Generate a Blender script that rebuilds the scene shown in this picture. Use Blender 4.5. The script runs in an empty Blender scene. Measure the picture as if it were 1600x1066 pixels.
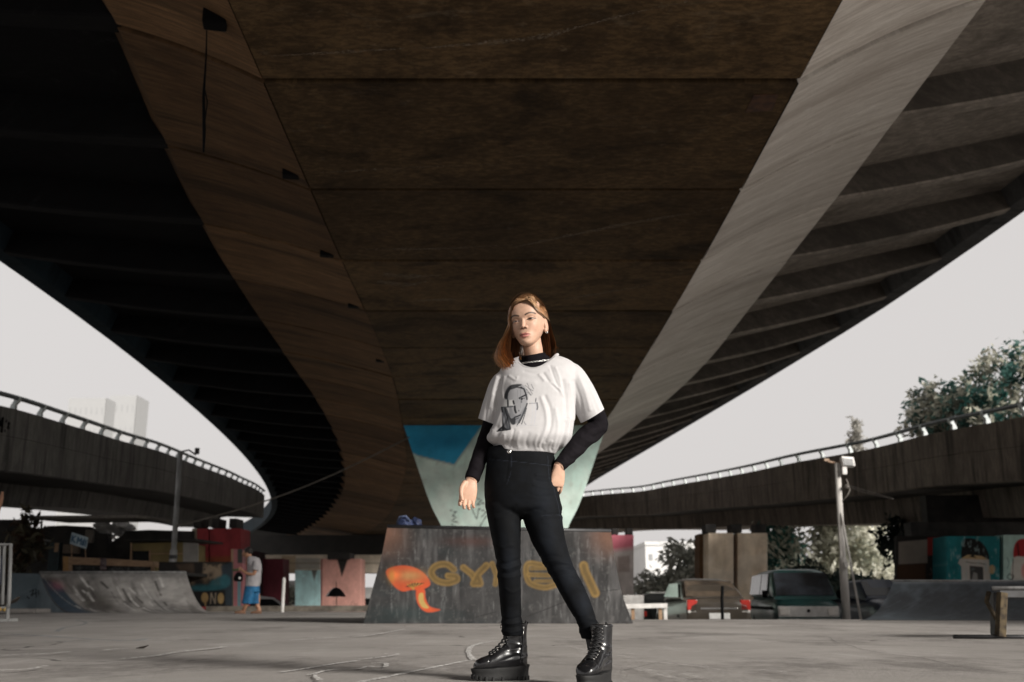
import bpy, bmesh, math, random
import numpy as np
from mathutils import Vector, Matrix, noise as mnoise
random.seed(7); RNG = np.random.default_rng(11)
S = bpy.context.scene
COL = S.collection
R = math.radians
H, TH, F = 0.31, math.atan(405/1600), 1600.0
CT, ST = math.cos(TH), math.sin(TH)

def ray(px, py):
    a, b = (px-800)/F, (533-py)/F
    return Vector((a, CT-b*ST, ST+b*CT))
def P(px, py, Y):                      # point of the place seen at photo position px,py at distance Y
    d = ray(px, py); return Vector((0, 0, H)) + d*(Y/d.y)
def G(px, py, z=0.0):                  # same on a level
    d = ray(px, py); return Vector((0, 0, H)) + d*((z-H)/d.z)
def lin(r, g, b):
    f = lambda c: (c/255/12.92) if c/255 <= .04045 else ((c/255+.055)/1.055)**2.4
    return (f(r), f(g), f(b))

# ---------- objects
def tag(o, label=None, cat=None, group=None, kind=None):
    if label: o['label'] = label
    if cat: o['category'] = cat
    if group: o['group'] = group
    if kind: o['kind'] = kind
    return o
def empty(name, loc, label, cat, group=None):
    o = bpy.data.objects.new(name, None); COL.objects.link(o); o.location = loc
    o.empty_display_size = .2
    return tag(o, label, cat, group)
def adopt(o, parent):
    if parent is not None:
        o.parent = parent
        if parent.type == 'EMPTY':
            o.matrix_parent_inverse = Matrix.Translation(parent.location).inverted() if parent.rotation_euler[2] == 0 else (Matrix.Translation(parent.location) @ parent.rotation_euler.to_matrix().to_4x4()).inverted()
    return o
def mk(name, verts, faces, mat, parent=None, smooth=False, uvs=None, cols=None):
    me = bpy.data.meshes.new(name)
    me.from_pydata([tuple(v) for v in verts], [], [tuple(f) for f in faces])
    if smooth: me.polygons.foreach_set('use_smooth', [True]*len(me.polygons))
    if uvs is not None:
        l = me.uv_layers.new(name='UVMap')
        idx = np.empty(len(me.loops), dtype=np.int32); me.loops.foreach_get('vertex_index', idx)
        l.data.foreach_set('uv', np.asarray(uvs, dtype=np.float32)[idx].ravel())
    if cols is not None: setcols(me, cols)
    me.validate(); me.update()
    o = bpy.data.objects.new(name, me); COL.objects.link(o)
    if mat: me.materials.append(mat)
    return adopt(o, parent)
def setcols(me, cols):
    a = me.color_attributes.new('Col', 'FLOAT_COLOR', 'POINT')
    c = np.ones((len(me.vertices), 4), dtype=np.float32); c[:, :3] = np.asarray(cols)[:, :3]
    a.data.foreach_set('color', c.ravel())

class MB:
    def __init__(s): s.v = []; s.f = []
    def add(s, v, f):
        n = len(s.v); s.v += [Vector(p) for p in v]; s.f += [tuple(i+n for i in q) for q in f]; return s
    def box(s, c, d, rz=0, M=None, bev=0.0):
        x, y, z = d[0]/2, d[1]/2, d[2]/2
        if bev > 0:
            b = min(bev, x*.6, y*.6, z*.6); bm = bmesh.new(); bmesh.ops.create_cube(bm, size=1)
            for v in bm.verts: v.co = Vector((v.co.x*2*x, v.co.y*2*y, v.co.z*2*z))
            bmesh.ops.bevel(bm, geom=bm.edges[:], offset=b, segments=2, affect='EDGES', profile=.6)
            pv = [v.co.copy() for v in bm.verts]; bm.verts.index_update(); pf = [[v.index for v in f.verts] for f in bm.faces]; bm.free()
        else:
            pv = [Vector((sx*x, sy*y, sz*z)) for sx in (-1, 1) for sy in (-1, 1) for sz in (-1, 1)]
            pf = [(0,1,3,2), (4,6,7,5), (0,4,5,1), (2,3,7,6), (0,2,6,4), (1,5,7,3)]
        m = M if M is not None else Matrix.Rotation(rz, 3, 'Z')
        return s.add([m @ p + Vector(c) for p in pv], pf)
    def quadbox(s, a, b, c, d, t):     # slab whose front is the quad a,b,c,d; t = thickness vector
        a, b, c, d, t = map(Vector, (a, b, c, d, t)); q = [a, b, c, d]
        return s.add(q+[p+t for p in q], [(0,1,2,3), (7,6,5,4), (0,4,5,1), (1,5,6,2), (2,6,7,3), (3,7,4,0)])
    def prism(s, poly, t):             # polygon extruded by t
        t = Vector(t); n = len(poly); q = [Vector(p) for p in poly]
        return s.add(q+[p+t for p in q], [tuple(range(n)), tuple(range(2*n-1, n-1, -1))]+[(i, i+n, (i+1) % n+n, (i+1) % n) for i in range(n)])
    def tube(s, pts, r, n=8, cap=True, flat=1.0, up=None):
        pts = [Vector(p) for p in pts]; m = len(pts)
        rr = list(r) if hasattr(r, '__len__') else [r]*m
        T = [(pts[min(i+1, m-1)]-pts[max(i-1, 0)]).normalized() for i in range(m)]
        a = Vector(up) if up else (Vector((0, 0, 1)) if abs(T[0].z) < .9 else Vector((1, 0, 0)))
        u = (a - T[0]*a.dot(T[0])).normalized(); V = []
        for i in range(m):
            u = (u - T[i]*u.dot(T[i])).normalized(); w = T[i].cross(u)
            for k in range(n):
                t = 2*math.pi*k/n; V.append(pts[i]+u*(math.cos(t)*rr[i])+w*(math.sin(t)*rr[i]*flat))
        fc = [(i*n+k, i*n+(k+1) % n, (i+1)*n+(k+1) % n, (i+1)*n+k) for i in range(m-1) for k in range(n)]
        if cap: fc += [tuple(range(n-1, -1, -1)), tuple((m-1)*n+k for k in range(n))]
        return s.add(V, fc)
    def lathe(s, prof, c=(0, 0, 0), n=16, M=None):
        V = []; c = Vector(c)
        for (r, z) in prof:
            for k in range(n):
                t = 2*math.pi*k/n; p = Vector((r*math.cos(t), r*math.sin(t), z)); V.append((M @ p if M is not None else p)+c)
        m = len(prof)
        fc = [(i*n+k, i*n+(k+1) % n, (i+1)*n+(k+1) % n, (i+1)*n+k) for i in range(m-1) for k in range(n)]
        fc += [tuple(range(n-1, -1, -1)), tuple((m-1)*n+k for k in range(n))]
        return s.add(V, fc)
    def ball(s, c, r, nu=12, nv=8):
        rx, ry, rz = r if hasattr(r, '__len__') else (r, r, r)
        V = []; c = Vector(c)
        for i in range(1, nv):
            a = math.pi*i/nv
            for k in range(nu):
                t = 2*math.pi*k/nu; V.append(c+Vector((rx*math.sin(a)*math.cos(t), ry*math.sin(a)*math.sin(t), rz*math.cos(a))))
        n0 = len(V); V += [c+Vector((0, 0, rz)), c-Vector((0, 0, rz))]
        fc = [(i*nu+k, (i+1)*nu+k, (i+1)*nu+(k+1) % nu, i*nu+(k+1) % nu) for i in range(nv-2) for k in range(nu)]
        fc += [(n0, k, (k+1) % nu) for k in range(nu)]+[(n0+1, (nv-2)*nu+(k+1) % nu, (nv-2)*nu+k) for k in range(nu)]
        return s.add(V, fc)
    def build(s, name, mat, parent=None, smooth=False, auto=None):
        o = mk(name, s.v, s.f, mat, parent, smooth)
        bm = bmesh.new(); bm.from_mesh(o.data); bmesh.ops.recalc_face_normals(bm, faces=bm.faces[:]); bm.to_mesh(o.data); bm.free()
        if auto is not None:
            o.data.polygons.foreach_set('use_smooth', [True]*len(o.data.polygons)); o.data.set_sharp_from_angle(angle=R(auto))
        return o

def spl(pts):                           # smooth curve through (t, value...) rows
    p = np.array(pts, float); t = p[:, 0]; v = p[:, 1:]
    m = np.gradient(v, t, axis=0)
    def f(x):
        x = min(max(x, t[0]), t[-1]); i = min(max(int(np.searchsorted(t, x))-1, 0), len(t)-2)
        h = t[i+1]-t[i]; s = (x-t[i])/h
        r = (2*s**3-3*s**2+1)*v[i]+(s**3-2*s**2+s)*h*m[i]+(-2*s**3+3*s**2)*v[i+1]+(s**3-s**2)*h*m[i+1]
        return float(r[0]) if r.size == 1 else r
    return f

# ---------- materials
def newmat(name):
    m = bpy.data.materials.new(name); m.use_nodes = True; nt = m.node_tree
    return m, nt, nt.nodes['Principled BSDF']
def N(nt, t, **kw):
    n = nt.nodes.new(t)
    for k, v in kw.items(): setattr(n, k, v)
    return n
def mixrgb(nt, fac, a, b, blend='MIX'):
    n = N(nt, 'ShaderNodeMix', data_type='RGBA', blend_type=blend); L = nt.links.new
    for i, x in ((0, fac), (6, a), (7, b)):
        if isinstance(x, bpy.types.NodeSocket): L(x, n.inputs[i])
        elif i == 0: n.inputs[0].default_value = x
        else: n.inputs[i].default_value = (*x, 1) if len(x) == 3 else x
    return n.outputs[2]
def ramp(nt, x, a=.35, b=.65, lo=0., hi=1.):
    n = N(nt, 'ShaderNodeMapRange', interpolation_type='SMOOTHSTEP'); nt.links.new(x, n.inputs[0])
    for i, v in ((1, a), (2, b), (3, lo), (4, hi)): n.inputs[i].default_value = v
    return n.outputs[0]
def nz(nt, co, scale, detail=5, rough=.6, stretch=None, off=0., dist=0.):
    if stretch is not None:
        mp = N(nt, 'ShaderNodeMapping'); mp.inputs['Scale'].default_value = stretch; mp.inputs['Location'].default_value = (off, off*1.7, off*.6)
        nt.links.new(co, mp.inputs[0]); co = mp.outputs[0]
    n = N(nt, 'ShaderNodeTexNoise'); n.inputs['Scale'].default_value = scale; n.inputs['Detail'].default_value = detail
    n.inputs['Roughness'].default_value = rough; n.inputs['Distortion'].default_value = dist
    nt.links.new(co, n.inputs['Vector']); return n.outputs['Fac']
def bumpit(nt, bs, h, strength=.3, dist=.02):
    b = N(nt, 'ShaderNodeBump'); b.inputs['Strength'].default_value = strength; b.inputs['Distance'].default_value = dist
    nt.links.new(h, b.inputs['Height']); nt.links.new(b.outputs[0], bs.inputs['Normal'])
def coords(nt, kind='Object'):
    return N(nt, 'ShaderNodeTexCoord').outputs[kind]
def simple(name, c1, c2=None, scale=6, rough=.7, bump=.15, bscale=60, bdist=.004, stretch=None, spec=.4, metal=0, lo=.35, hi=.65, coat=0, detail=6):
    m, nt, bs = newmat(name); co = coords(nt)
    c2 = c2 or tuple(x*.75 for x in c1)
    bs.inputs['Base Color'].default_value = (*c1, 1)
    nt.links.new(mixrgb(nt, ramp(nt, nz(nt, co, scale, detail, .6, stretch), lo, hi), c1, c2), bs.inputs['Base Color'])
    bs.inputs['Roughness'].default_value = rough; bs.inputs['Specular IOR Level'].default_value = spec; bs.inputs['Metallic'].default_value = metal
    if coat: bs.inputs['Coat Weight'].default_value = coat; bs.inputs['Coat Roughness'].default_value = .08
    if bump: bumpit(nt, bs, nz(nt, co, bscale, 4, .6, stretch), bump, bdist)
    return m
def vcmat(name, rough=.7, var=.25, scale=8, bump=.15, bscale=60, bdist=.003, spec=.35, sss=0.0, sscol=(1, .35, .2), sheen=0):
    m, nt, bs = newmat(name); co = coords(nt)
    at = N(nt, 'ShaderNodeAttribute', attribute_name='Col')
    k = ramp(nt, nz(nt, co, scale, 6, .62), .25, .75, 1-var, 1+var*.6)
    cc = N(nt, 'ShaderNodeCombineColor')
    for i in range(3): nt.links.new(k, cc.inputs[i])
    nt.links.new(mixrgb(nt, 1.0, at.outputs['Color'], cc.outputs[0], 'MULTIPLY'), bs.inputs['Base Color'])
    bs.inputs['Roughness'].default_value = rough; bs.inputs['Specular IOR Level'].default_value = spec
    if sss:
        bs.inputs['Subsurface Weight'].default_value = sss; bs.inputs['Subsurface Radius'].default_value = (.012, .005, .003); bs.inputs['Subsurface Scale'].default_value = .6
    if sheen: bs.inputs['Sheen Weight'].default_value = sheen
    if bump: bumpit(nt, bs, nz(nt, co, bscale, 4, .6), bump, bdist)
    return m
def concrete_uv(name, c1, c2, stain, light, su=1.0, sv=.12, lightamt=.5, bump=.35, stainamt=.8, panels=0):
    """weathered concrete: u runs along the deck, v across it; streaks run along v"""
    m, nt, bs = newmat(name); uv = coords(nt, 'UV')
    base = mixrgb(nt, ramp(nt, nz(nt, uv, .55, 8, .62), .3, .7), c1, c2)
    st = nz(nt, uv, 1.6, 7, .65, (su, sv, 1), 3.1, .6)
    base = mixrgb(nt, ramp(nt, st, .46, .68, 0, stainamt), base, stain)
    lt = nz(nt, uv, 2.3, 8, .7, (su*1.3, sv*1.1, 1), 9.7, 1.2)
    base = mixrgb(nt, ramp(nt, lt, .58, .74, 0, lightamt), base, light)
    sp = nz(nt, uv, 14, 6, .75)
    base = mixrgb(nt, ramp(nt, sp, .56, .70, 0, .45), base, stain)
    ed = nz(nt, uv, 3.2, 9, .75, (1, 1, 1), 5.)
    base = mixrgb(nt, ramp(nt, ed, .58, .69, 0, lightamt*.8), base, light)
    gr_ = nz(nt, uv, 7, 9, .78, (su*3, sv*2, 1), 21., .4); base = mixrgb(nt, ramp(nt, gr_, .42, .62, .55, 0), base, stain)
    if panels:                                   # each cast segment has its own tone
        sx = N(nt, 'ShaderNodeSeparateXYZ'); nt.links.new(uv, sx.inputs[0]); ad = N(nt, 'ShaderNodeMath', operation='MULTIPLY_ADD'); nt.links.new(sx.outputs[0], ad.inputs[0]); ad.inputs[1].default_value = 1/3.42; ad.inputs[2].default_value = 60-1.09/3.42
        fl_ = N(nt, 'ShaderNodeMath', operation='FLOOR'); nt.links.new(ad.outputs[0], fl_.inputs[0]); wn = N(nt, 'ShaderNodeTexWhiteNoise', noise_dimensions='1D'); nt.links.new(fl_.outputs[0], wn.inputs['W'])
        k = ramp(nt, wn.outputs['Value'], 0, 1, 1-panels, 1+panels); cc = N(nt, 'ShaderNodeCombineColor')
        for i in range(3): nt.links.new(k, cc.inputs[i])
        base = mixrgb(nt, 1., base, cc.outputs[0], 'MULTIPLY')
    nt.links.new(base, bs.inputs['Base Color']); bs.inputs['Roughness'].default_value = .92; bs.inputs['Specular IOR Level'].default_value = .15
    h = mixrgb(nt, .5, nz(nt, uv, 9, 8, .7), nz(nt, uv, 2.2, 4, .6, (3*su, sv, 1)))
    bumpit(nt, bs, h, bump, .04)
    return m

# ---------- painting helper: colours of a panel's own surface pattern, evaluated at its grid points
def vnoise(X, Y, seed=0, octv=4):
    out = np.zeros_like(X); amp = 1.; tot = 0.
    for o in range(octv):
        r = np.random.default_rng(seed*31+o); g = r.random((64, 64)); fx = X*(2**o)+o*7.3; fy = Y*(2**o)+o*3.1
        xi = np.floor(fx).astype(int); yi = np.floor(fy).astype(int); tx = fx-xi; ty = fy-yi; tx = tx*tx*(3-2*tx); ty = ty*ty*(3-2*ty)
        g00 = g[xi % 64, yi % 64]; g10 = g[(xi+1) % 64, yi % 64]; g01 = g[xi % 64, (yi+1) % 64]; g11 = g[(xi+1) % 64, (yi+1) % 64]
        out += amp*((g00*(1-tx)+g10*tx)*(1-ty)+(g01*(1-tx)+g11*tx)*ty); tot += amp; amp *= .55
    return out/tot
def segd(X, Y, pts):
    d = np.full(X.shape, 1e9)
    for (x0, y0), (x1, y1) in zip(pts[:-1], pts[1:]):
        vx, vy = x1-x0, y1-y0; L = vx*vx+vy*vy+1e-12; t = np.clip(((X-x0)*vx+(Y-y0)*vy)/L, 0, 1)
        d = np.minimum(d, np.hypot(X-x0-t*vx, Y-y0-t*vy))
    return d
class Paint:
    def __init__(s, X, Y, base): s.X, s.Y = X, Y; s.c = np.empty(X.shape+(3,)); s.c[:] = base
    def _mix(s, a, col): a = np.clip(a, 0, 1)[..., None]; s.c = s.c*(1-a)+np.asarray(col)*a; return s
    def stroke(s, pts, w, col, a=1., soft=None):
        soft = soft or w*.35; d = segd(s.X, s.Y, pts); return s._mix(a*(1-np.clip((d-w/2+soft/2)/soft, 0, 1)), col)
    def inside(s, pts):
        X, Y = s.X, s.Y; r = np.zeros(X.shape, bool); n = len(pts)
        for i in range(n):
            (x0, y0), (x1, y1) = pts[i], pts[(i+1) % n]
            if y0 == y1: continue
            r ^= ((y0 > Y) != (y1 > Y)) & (X < (x1-x0)*(Y-y0)/(y1-y0)+x0)
        return r
    def poly(s, pts, col, a=1., soft=.01):
        d = segd(s.X, s.Y, list(pts)+[pts[0]]); sd = np.where(s.inside(pts), -d, d); return s._mix(a*np.clip(.5-sd/soft, 0, 1), col)
    def ell(s, c, r, col, a=1., soft=.1):
        q = np.hypot((s.X-c[0])/r[0], (s.Y-c[1])/r[1]); return s._mix(a*np.clip((1-q)/soft+.5, 0, 1), col)
    def blot(s, c, r, col, a=1.):
        return s._mix(a*np.exp(-((s.X-c[0])/r[0])**2-((s.Y-c[1])/r[1])**2), col)
    def noise(s, sx, sy, lo, hi, col, a=1., seed=0, octv=4):
        return s._mix(a*np.clip((vnoise(s.X*sx+50, s.Y*sy+50, seed, octv)-lo)/(hi-lo), 0, 1), col)
def smooth_closed(pts, n=6):
    p = np.array(pts, float); m = len(p); out = []
    for i in range(m):
        a, b, c, d = p[i-1], p[i], p[(i+1) % m], p[(i+2) % m]
        for k in range(n):
            t = k/n; out.append(tuple(.5*((2*b)+(c-a)*t+(2*a-5*b+4*c-d)*t*t+(3*b-a-3*c+d)*t**3)))
    return out
def smooth_open(pts, n=6):
    p = [np.array(q, float) for q in pts]; p = [2*p[0]-p[1]]+p+[2*p[-1]-p[-2]]; out = []
    for i in range(1, len(p)-2):
        a, b, c, d = p[i-1:i+3]
        for k in range(n):
            t = k/n; out.append(tuple(.5*((2*b)+(c-a)*t+(2*a-5*b+4*c-d)*t*t+(3*b-a-3*c+d)*t**3)))
    return out+[tuple(p[-2])]
def panel(name, fn, w, h, t, paint, mat, parent=None, res=.02, back=True):
    """board w x h x t whose front carries paint(Paint); fn(u,v,d) maps panel metres (d = depth behind the front) to the place"""
    nu, nv = max(2, int(w/res)), max(2, int(h/res))
    U, V = np.meshgrid(np.linspace(0, w, nu), np.linspace(0, h, nv), indexing='ij')
    p = paint(U, V); c = p.c.reshape(-1, 3)
    vs = [fn(u, v, 0) for u, v in zip(U.ravel(), V.ravel())]
    fs = [(i*nv+j, (i+1)*nv+j, (i+1)*nv+j+1, i*nv+j+1) for i in range(nu-1) for j in range(nv-1)]
    rim = [i*nv for i in range(nu)]+[(nu-1)*nv+j for j in range(1, nv)]+[i*nv+nv-1 for i in range(nu-2, -1, -1)]+[j for j in range(nv-2, 0, -1)]
    n0 = len(vs); ur, vr = U.ravel(), V.ravel()
    vs += [fn(ur[i], vr[i], t) for i in rim]; c = np.vstack([c, c[rim]*.8]); m = len(rim)
    fs += [(rim[k], n0+k, n0+(k+1) % m, rim[(k+1) % m]) for k in range(m)]
    if back: fs.append(tuple(n0+k for k in range(m)))
    o = mk(name, vs, fs, mat, parent, cols=c)
    bm = bmesh.new(); bm.from_mesh(o.data); bmesh.ops.recalc_face_normals(bm, faces=bm.faces[:]); bm.to_mesh(o.data); bm.free()
    return o

# ---------- camera, sky, sun
cam = bpy.data.cameras.new('camera'); co = bpy.data.objects.new('camera', cam); COL.objects.link(co)
co.location = (0, 0, H); co.rotation_euler = (R(90)+TH, 0, 0)
cam.sensor_width = 36; cam.lens = 36*F/1600; cam.clip_end = 3000; cam.clip_start = .05
cam.dof.use_dof = True; cam.dof.focus_distance = 4.35; cam.dof.aperture_fstop = 3.4
S.camera = co
SUN_EL, SUN_AZ = R(21.5), R(50)          # azimuth measured from straight behind the camera towards its right
sd = Vector((math.sin(SUN_AZ)*math.cos(SUN_EL), -math.cos(SUN_AZ)*math.cos(SUN_EL), math.sin(SUN_EL)))
sl = bpy.data.lights.new('sun', 'SUN'); sl.energy = 1.5; sl.angle = R(16); sl.color = (1, .95, .88)
so = bpy.data.objects.new('sun', sl); COL.objects.link(so); so.rotation_euler = sd.to_track_quat('Z', 'Y').to_euler(); so.location = sd*60
w = bpy.data.worlds.new('World'); S.world = w; w.use_nodes = True; nt = w.node_tree
bg = nt.nodes['Background']
sk = N(nt, 'ShaderNodeTexSky', sky_type='NISHITA'); sk.sun_disc = False; sk.sun_elevation = SUN_EL; sk.sun_rotation = math.pi-SUN_AZ
sk.air_density = 1.; sk.dust_density = 6.
sc = N(nt, 'ShaderNodeVectorMath', operation='SCALE'); sc.inputs['Scale'].default_value = .12; nt.links.new(sk.outputs[0], sc.inputs[0])
hs = N(nt, 'ShaderNodeHueSaturation'); hs.inputs['Saturation'].default_value = .12; nt.links.new(sc.outputs[0], hs.inputs['Color'])
EXPO = 2.25
sky = tuple(x/(2**EXPO) for x in lin(214, 210, 208))
mx = mixrgb(nt, .97, hs.outputs[0], sky)
nt.links.new(mx, bg.inputs[0]); bg.inputs[1].default_value = 1.0
S.view_settings.view_transform = 'Standard'; S.view_settings.look = 'None'; S.view_settings.exposure = EXPO; S.view_settings.gamma = 1
S.cycles.max_bounces = 8; S.cycles.diffuse_bounces = 5; S.cycles.use_denoising = True; S.cycles.sample_clamp_indirect = 6
# ================= the overpass overhead
DARK = lin(60, 46, 33)
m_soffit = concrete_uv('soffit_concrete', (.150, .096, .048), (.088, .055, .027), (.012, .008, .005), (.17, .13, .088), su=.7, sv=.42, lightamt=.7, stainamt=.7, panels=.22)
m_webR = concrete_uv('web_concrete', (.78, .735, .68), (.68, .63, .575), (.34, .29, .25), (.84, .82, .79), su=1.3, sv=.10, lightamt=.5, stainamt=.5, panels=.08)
m_webL = concrete_uv('web_concrete_stained_shaded', (.205, .120, .061), (.135, .076, .038), (.030, .020, .012), (.24, .17, .11), su=1.0, sv=.10, lightamt=.3, stainamt=.7, panels=.25)  # brown stain plus the left side's shade, both put into the colour
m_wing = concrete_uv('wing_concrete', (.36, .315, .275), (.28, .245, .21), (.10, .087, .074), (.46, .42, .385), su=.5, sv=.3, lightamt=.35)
m_wingL = concrete_uv('wing_concrete_shade', (.0085, .0085, .0095), (.006, .006, .007), (.004, .004, .005), (.05, .05, .055), su=.5, sv=.3, lightamt=.4)  # near-black: the shade under the left wing is put into the colour
m_ribside = concrete_uv('rib_concrete_streaked_shaded', (.125, .108, .093), (.085, .074, .064), (.045, .04, .035), (.26, .24, .22), su=.5, sv=.3, lightamt=.35)  # streaked rib sides, their shade put into a darker concrete
m_wing_ = None
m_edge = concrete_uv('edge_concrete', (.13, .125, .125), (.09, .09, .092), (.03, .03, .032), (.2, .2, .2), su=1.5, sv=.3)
m_edgeL = concrete_uv('edge_concrete_shade', (.020, .036, .050), (.014, .025, .035), (.007, .012, .016), (.05, .07, .085), su=1.5, sv=.3)  # left edge beam's bluish shade put into a darker concrete colour
BL = spl([(-24,-3.0),(9.6,-3.0),(14,-3.09),(18,-3.17),(23,-3.23),(29,-3.42),(36,-3.9),(46.6,-4.8),(57,-6.1),(69,-7.85),(80,-9.75),(90,-11.9),(115,-18.8),(134,-24.5)])
BR = spl([(-24,3.35),(9.6,3.49),(18,3.54),(27,3.45),(37.7,3.2),(46,2.4),(57,1.0),(69,-.7),(80,-2.6),(90,-4.7),(115,-11.4),(134,-17)])
JL = spl([(-24,-4.5),(6,-4.6),(11,-4.85),(16,-5.55),(20,-6.0),(29.5,-6.6),(34.5,-6.85),(45.5,-7.75),(55,-8.95),(66,-10.8),(76,-12.9),(90,-16.3),(110,-22.2),(134,-30)])
JR = spl([(-24,5.8),(13.6,5.97),(17.1,6.05),(23.2,6.1),(33,6.1),(43,5.4),(51.6,4.5),(66,2.5),(80,-.1),(90,-2.3),(115,-9),(134,-14.5)])
WR = spl([(-24,11.6),(12,11.65),(21.7,11.55),(24.8,11.42),(28.8,11.2),(36.2,10.5),(48.1,9.2),(61.4,7.65),(74,6.2),(86.7,4.85),(100,2),(134,-8)])
WL = spl([(-24,-11.6),(12,-11.6),(22.2,-11.68),(27.3,-11.85),(35.9,-12.4),(47.6,-13.5),(60,-15.1),(74.2,-17.5),(90,-21),(110,-27),(134,-36)])
ZB, ZJL, ZJR, ZWL, ZWR = H+6.16, H+6.9, H+7.3, H+7.5, H+8.5
SEG = 3.42
Y0 = 11.35-SEG*8
bridge = empty('overpass', (0, 20, 0), 'huge dark concrete overpass overhead with ribbed wings, carried by a painted pier', 'overpass')
def sheet(name, rows, uvs, mat, parent, thick=None, smooth=True):
    """rows[i][j] points -> surface"""
    nu, nv = len(rows), len(rows[0])
    vs = [p for r in rows for p in r]; fs = [(i*nv+j, (i+1)*nv+j, (i+1)*nv+j+1, i*nv+j+1) for i in range(nu-1) for j in range(nv-1)]
    return vs, fs, [u for r in uvs for u in r]
m_joint = simple('joint_filler', (.018, .014, .011), (.008, .007, .006), 3, rough=.95, spec=.05)
def strips(name, prof, mat, off, gap=.10, lip=.15, y_end=134, dz=.010):
    """segment panels of a longitudinal surface; prof(y) -> list of points across; off = unit-ish vector into the concrete"""
    V, Fc, U = [], [], []; y = Y0; off = Vector(off)
    while y < y_end-SEG:
        jit = random.uniform(-dz, dz); ys = [y+gap/2, y+SEG*.33, y+SEG*.66, y+SEG-gap/2]; rows, uv = [], []
        for k, yy in enumerate([ys[0]]+ys+[ys[-1]]):
            pr = prof(yy); lift = off*lip if k in (0, 5) else Vector((0, 0, 0)); r, q, d = [], [], 0.
            for i, p in enumerate(pr):
                if i: d += (Vector(p)-Vector(pr[i-1])).length
                r.append(Vector(p)+lift+off*jit); q.append((yy, d))
            rows.append(r); uv.append(q)
        v, f, u = sheet('', rows, uv, None, None); n = len(V); V += v; Fc += [tuple(i+n for i in x) for x in f]; U += u; y += SEG
    # backing sheet closing the joints
    rows, uv = [], []; y = Y0
    while y <= y_end:
        pr = prof(y); rows.append([Vector(p)+off*lip*.98 for p in pr]); uv.append([(y, i*.3) for i in range(len(pr))]); y += SEG
    v, f, u = sheet('', rows, uv, None, None); mk('joint_filler', v, f, m_joint, bridge, uvs=u)
    return mk(name, V, Fc, mat, bridge, uvs=U)
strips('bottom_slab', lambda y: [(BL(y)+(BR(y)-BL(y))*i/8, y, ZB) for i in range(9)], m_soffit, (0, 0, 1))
def webR(y):
    a, b = BR(y)+.012, JR(y); out = []
    for i in range(9):
        t = i/8; out.append((a+(b-a)*t, y, ZB-.012+(ZJR-ZB)*(1.28*t-.28*t*t)))
    return out+[(b+.25, y, ZJR+.35), (b+.3, y, ZJR+.62)]
def webL(y):
    a, b = BL(y)-.012, JL(y); out = []
    for i in range(9):
        t = i/8; out.append((a+(b-a)*t, y, ZB-.012+(ZJL-ZB)*(1.28*t-.28*t*t)))
    return out+[(b-.25, y, ZJL+.35), (b-.3, y, ZJL+.62)]
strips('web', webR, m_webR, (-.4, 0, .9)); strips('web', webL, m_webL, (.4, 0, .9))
def longi(name, prof, mat, y0=-15.5, y1=132, step=3.):
    rows, uv = [], []; y = y0
    while y <= y1:
        pr = prof(y); d = 0; q = []
        for i, p in enumerate(pr):
            if i: d += (Vector(p)-Vector(pr[i-1])).length
            q.append((y, d))
        rows.append(pr); uv.append(q); y += step
    v, f, u = sheet('', rows, uv, None, None)
    return mk(name, v, f, mat, bridge, uvs=u)
longi('wing_slab', lambda y: [(JR(y)+.28, y, ZJR+.6), (JR(y)*.5+WR(y)*.5, y, (ZJR+ZWR)/2+.56), (WR(y)-.4, y, ZWR+.46)], m_wing)
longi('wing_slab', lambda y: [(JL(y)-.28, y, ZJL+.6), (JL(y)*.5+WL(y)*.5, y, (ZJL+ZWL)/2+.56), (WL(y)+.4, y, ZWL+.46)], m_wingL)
longi('edge_beam', lambda y: [(WR(y)-.62, y, ZWR+.5), (WR(y)-.45, y, ZWR), (WR(y), y, ZWR), (WR(y), y, ZWR+.6), (WR(y)-.06, y, ZWR+.62), (WR(y)-.08, y, ZWR+1.5), (WR(y)-.3, y, ZWR+1.5), (WR(y)-.34, y, ZWR+.7)], m_edge)
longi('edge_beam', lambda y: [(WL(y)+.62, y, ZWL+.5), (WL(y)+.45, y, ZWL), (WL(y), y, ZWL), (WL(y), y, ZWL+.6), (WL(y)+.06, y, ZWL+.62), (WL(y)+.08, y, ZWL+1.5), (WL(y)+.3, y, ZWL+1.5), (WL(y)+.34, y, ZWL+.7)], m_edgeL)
longi('deck', lambda y: [(WL(y)+.2, y, ZWL+.72), (0.5*(WL(y)+WR(y)), y, (ZWL+ZWR)/2+.85), (WR(y)-.2, y, ZWR+.72)], simple('asphalt_deck', (.05, .05, .05)))
def rib(y, J, W, zJ, zW, sgn, mat):
    n = 8; V, U = [], []; hw = .17
    for i in range(n+1):
        t = i/n; x = J(y)-sgn*.02+(W(y)-sgn*.42-J(y)+sgn*.02)*t
        zb = zJ+.015+(zW-.03-zJ-.015)*t-.07*math.sin(math.pi*t); zt = zJ+.62+(zW+.5-zJ-.62)*t
        fl = hw*(1+.25*math.exp(-t*6))
        for (dy, z) in ((-fl, zt), (-fl, zb+.03), (-fl+.03, zb), (fl-.03, zb), (fl, zb+.03), (fl, zt)):
            V.append((x, y+dy, z)); U.append((y+dy+(z-zb)*.5, abs(x)+z))
    fs = [(i*6+k, (i+1)*6+k, (i+1)*6+k+1, i*6+k+1) for i in range(n) for k in range(5)]+[(0, 1, 2, 3, 4, 5), tuple(n*6+k for k in range(5, -1, -1))]
    o = mk('rib', V, fs, mat, bridge, uvs=U)
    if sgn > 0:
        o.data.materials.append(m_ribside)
        for p in o.data.polygons: p.material_index = 0 if abs(p.normal.z) > .6 else 1  # level faces keep the wing concrete, upright sides take the shaded one
    return o
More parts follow.
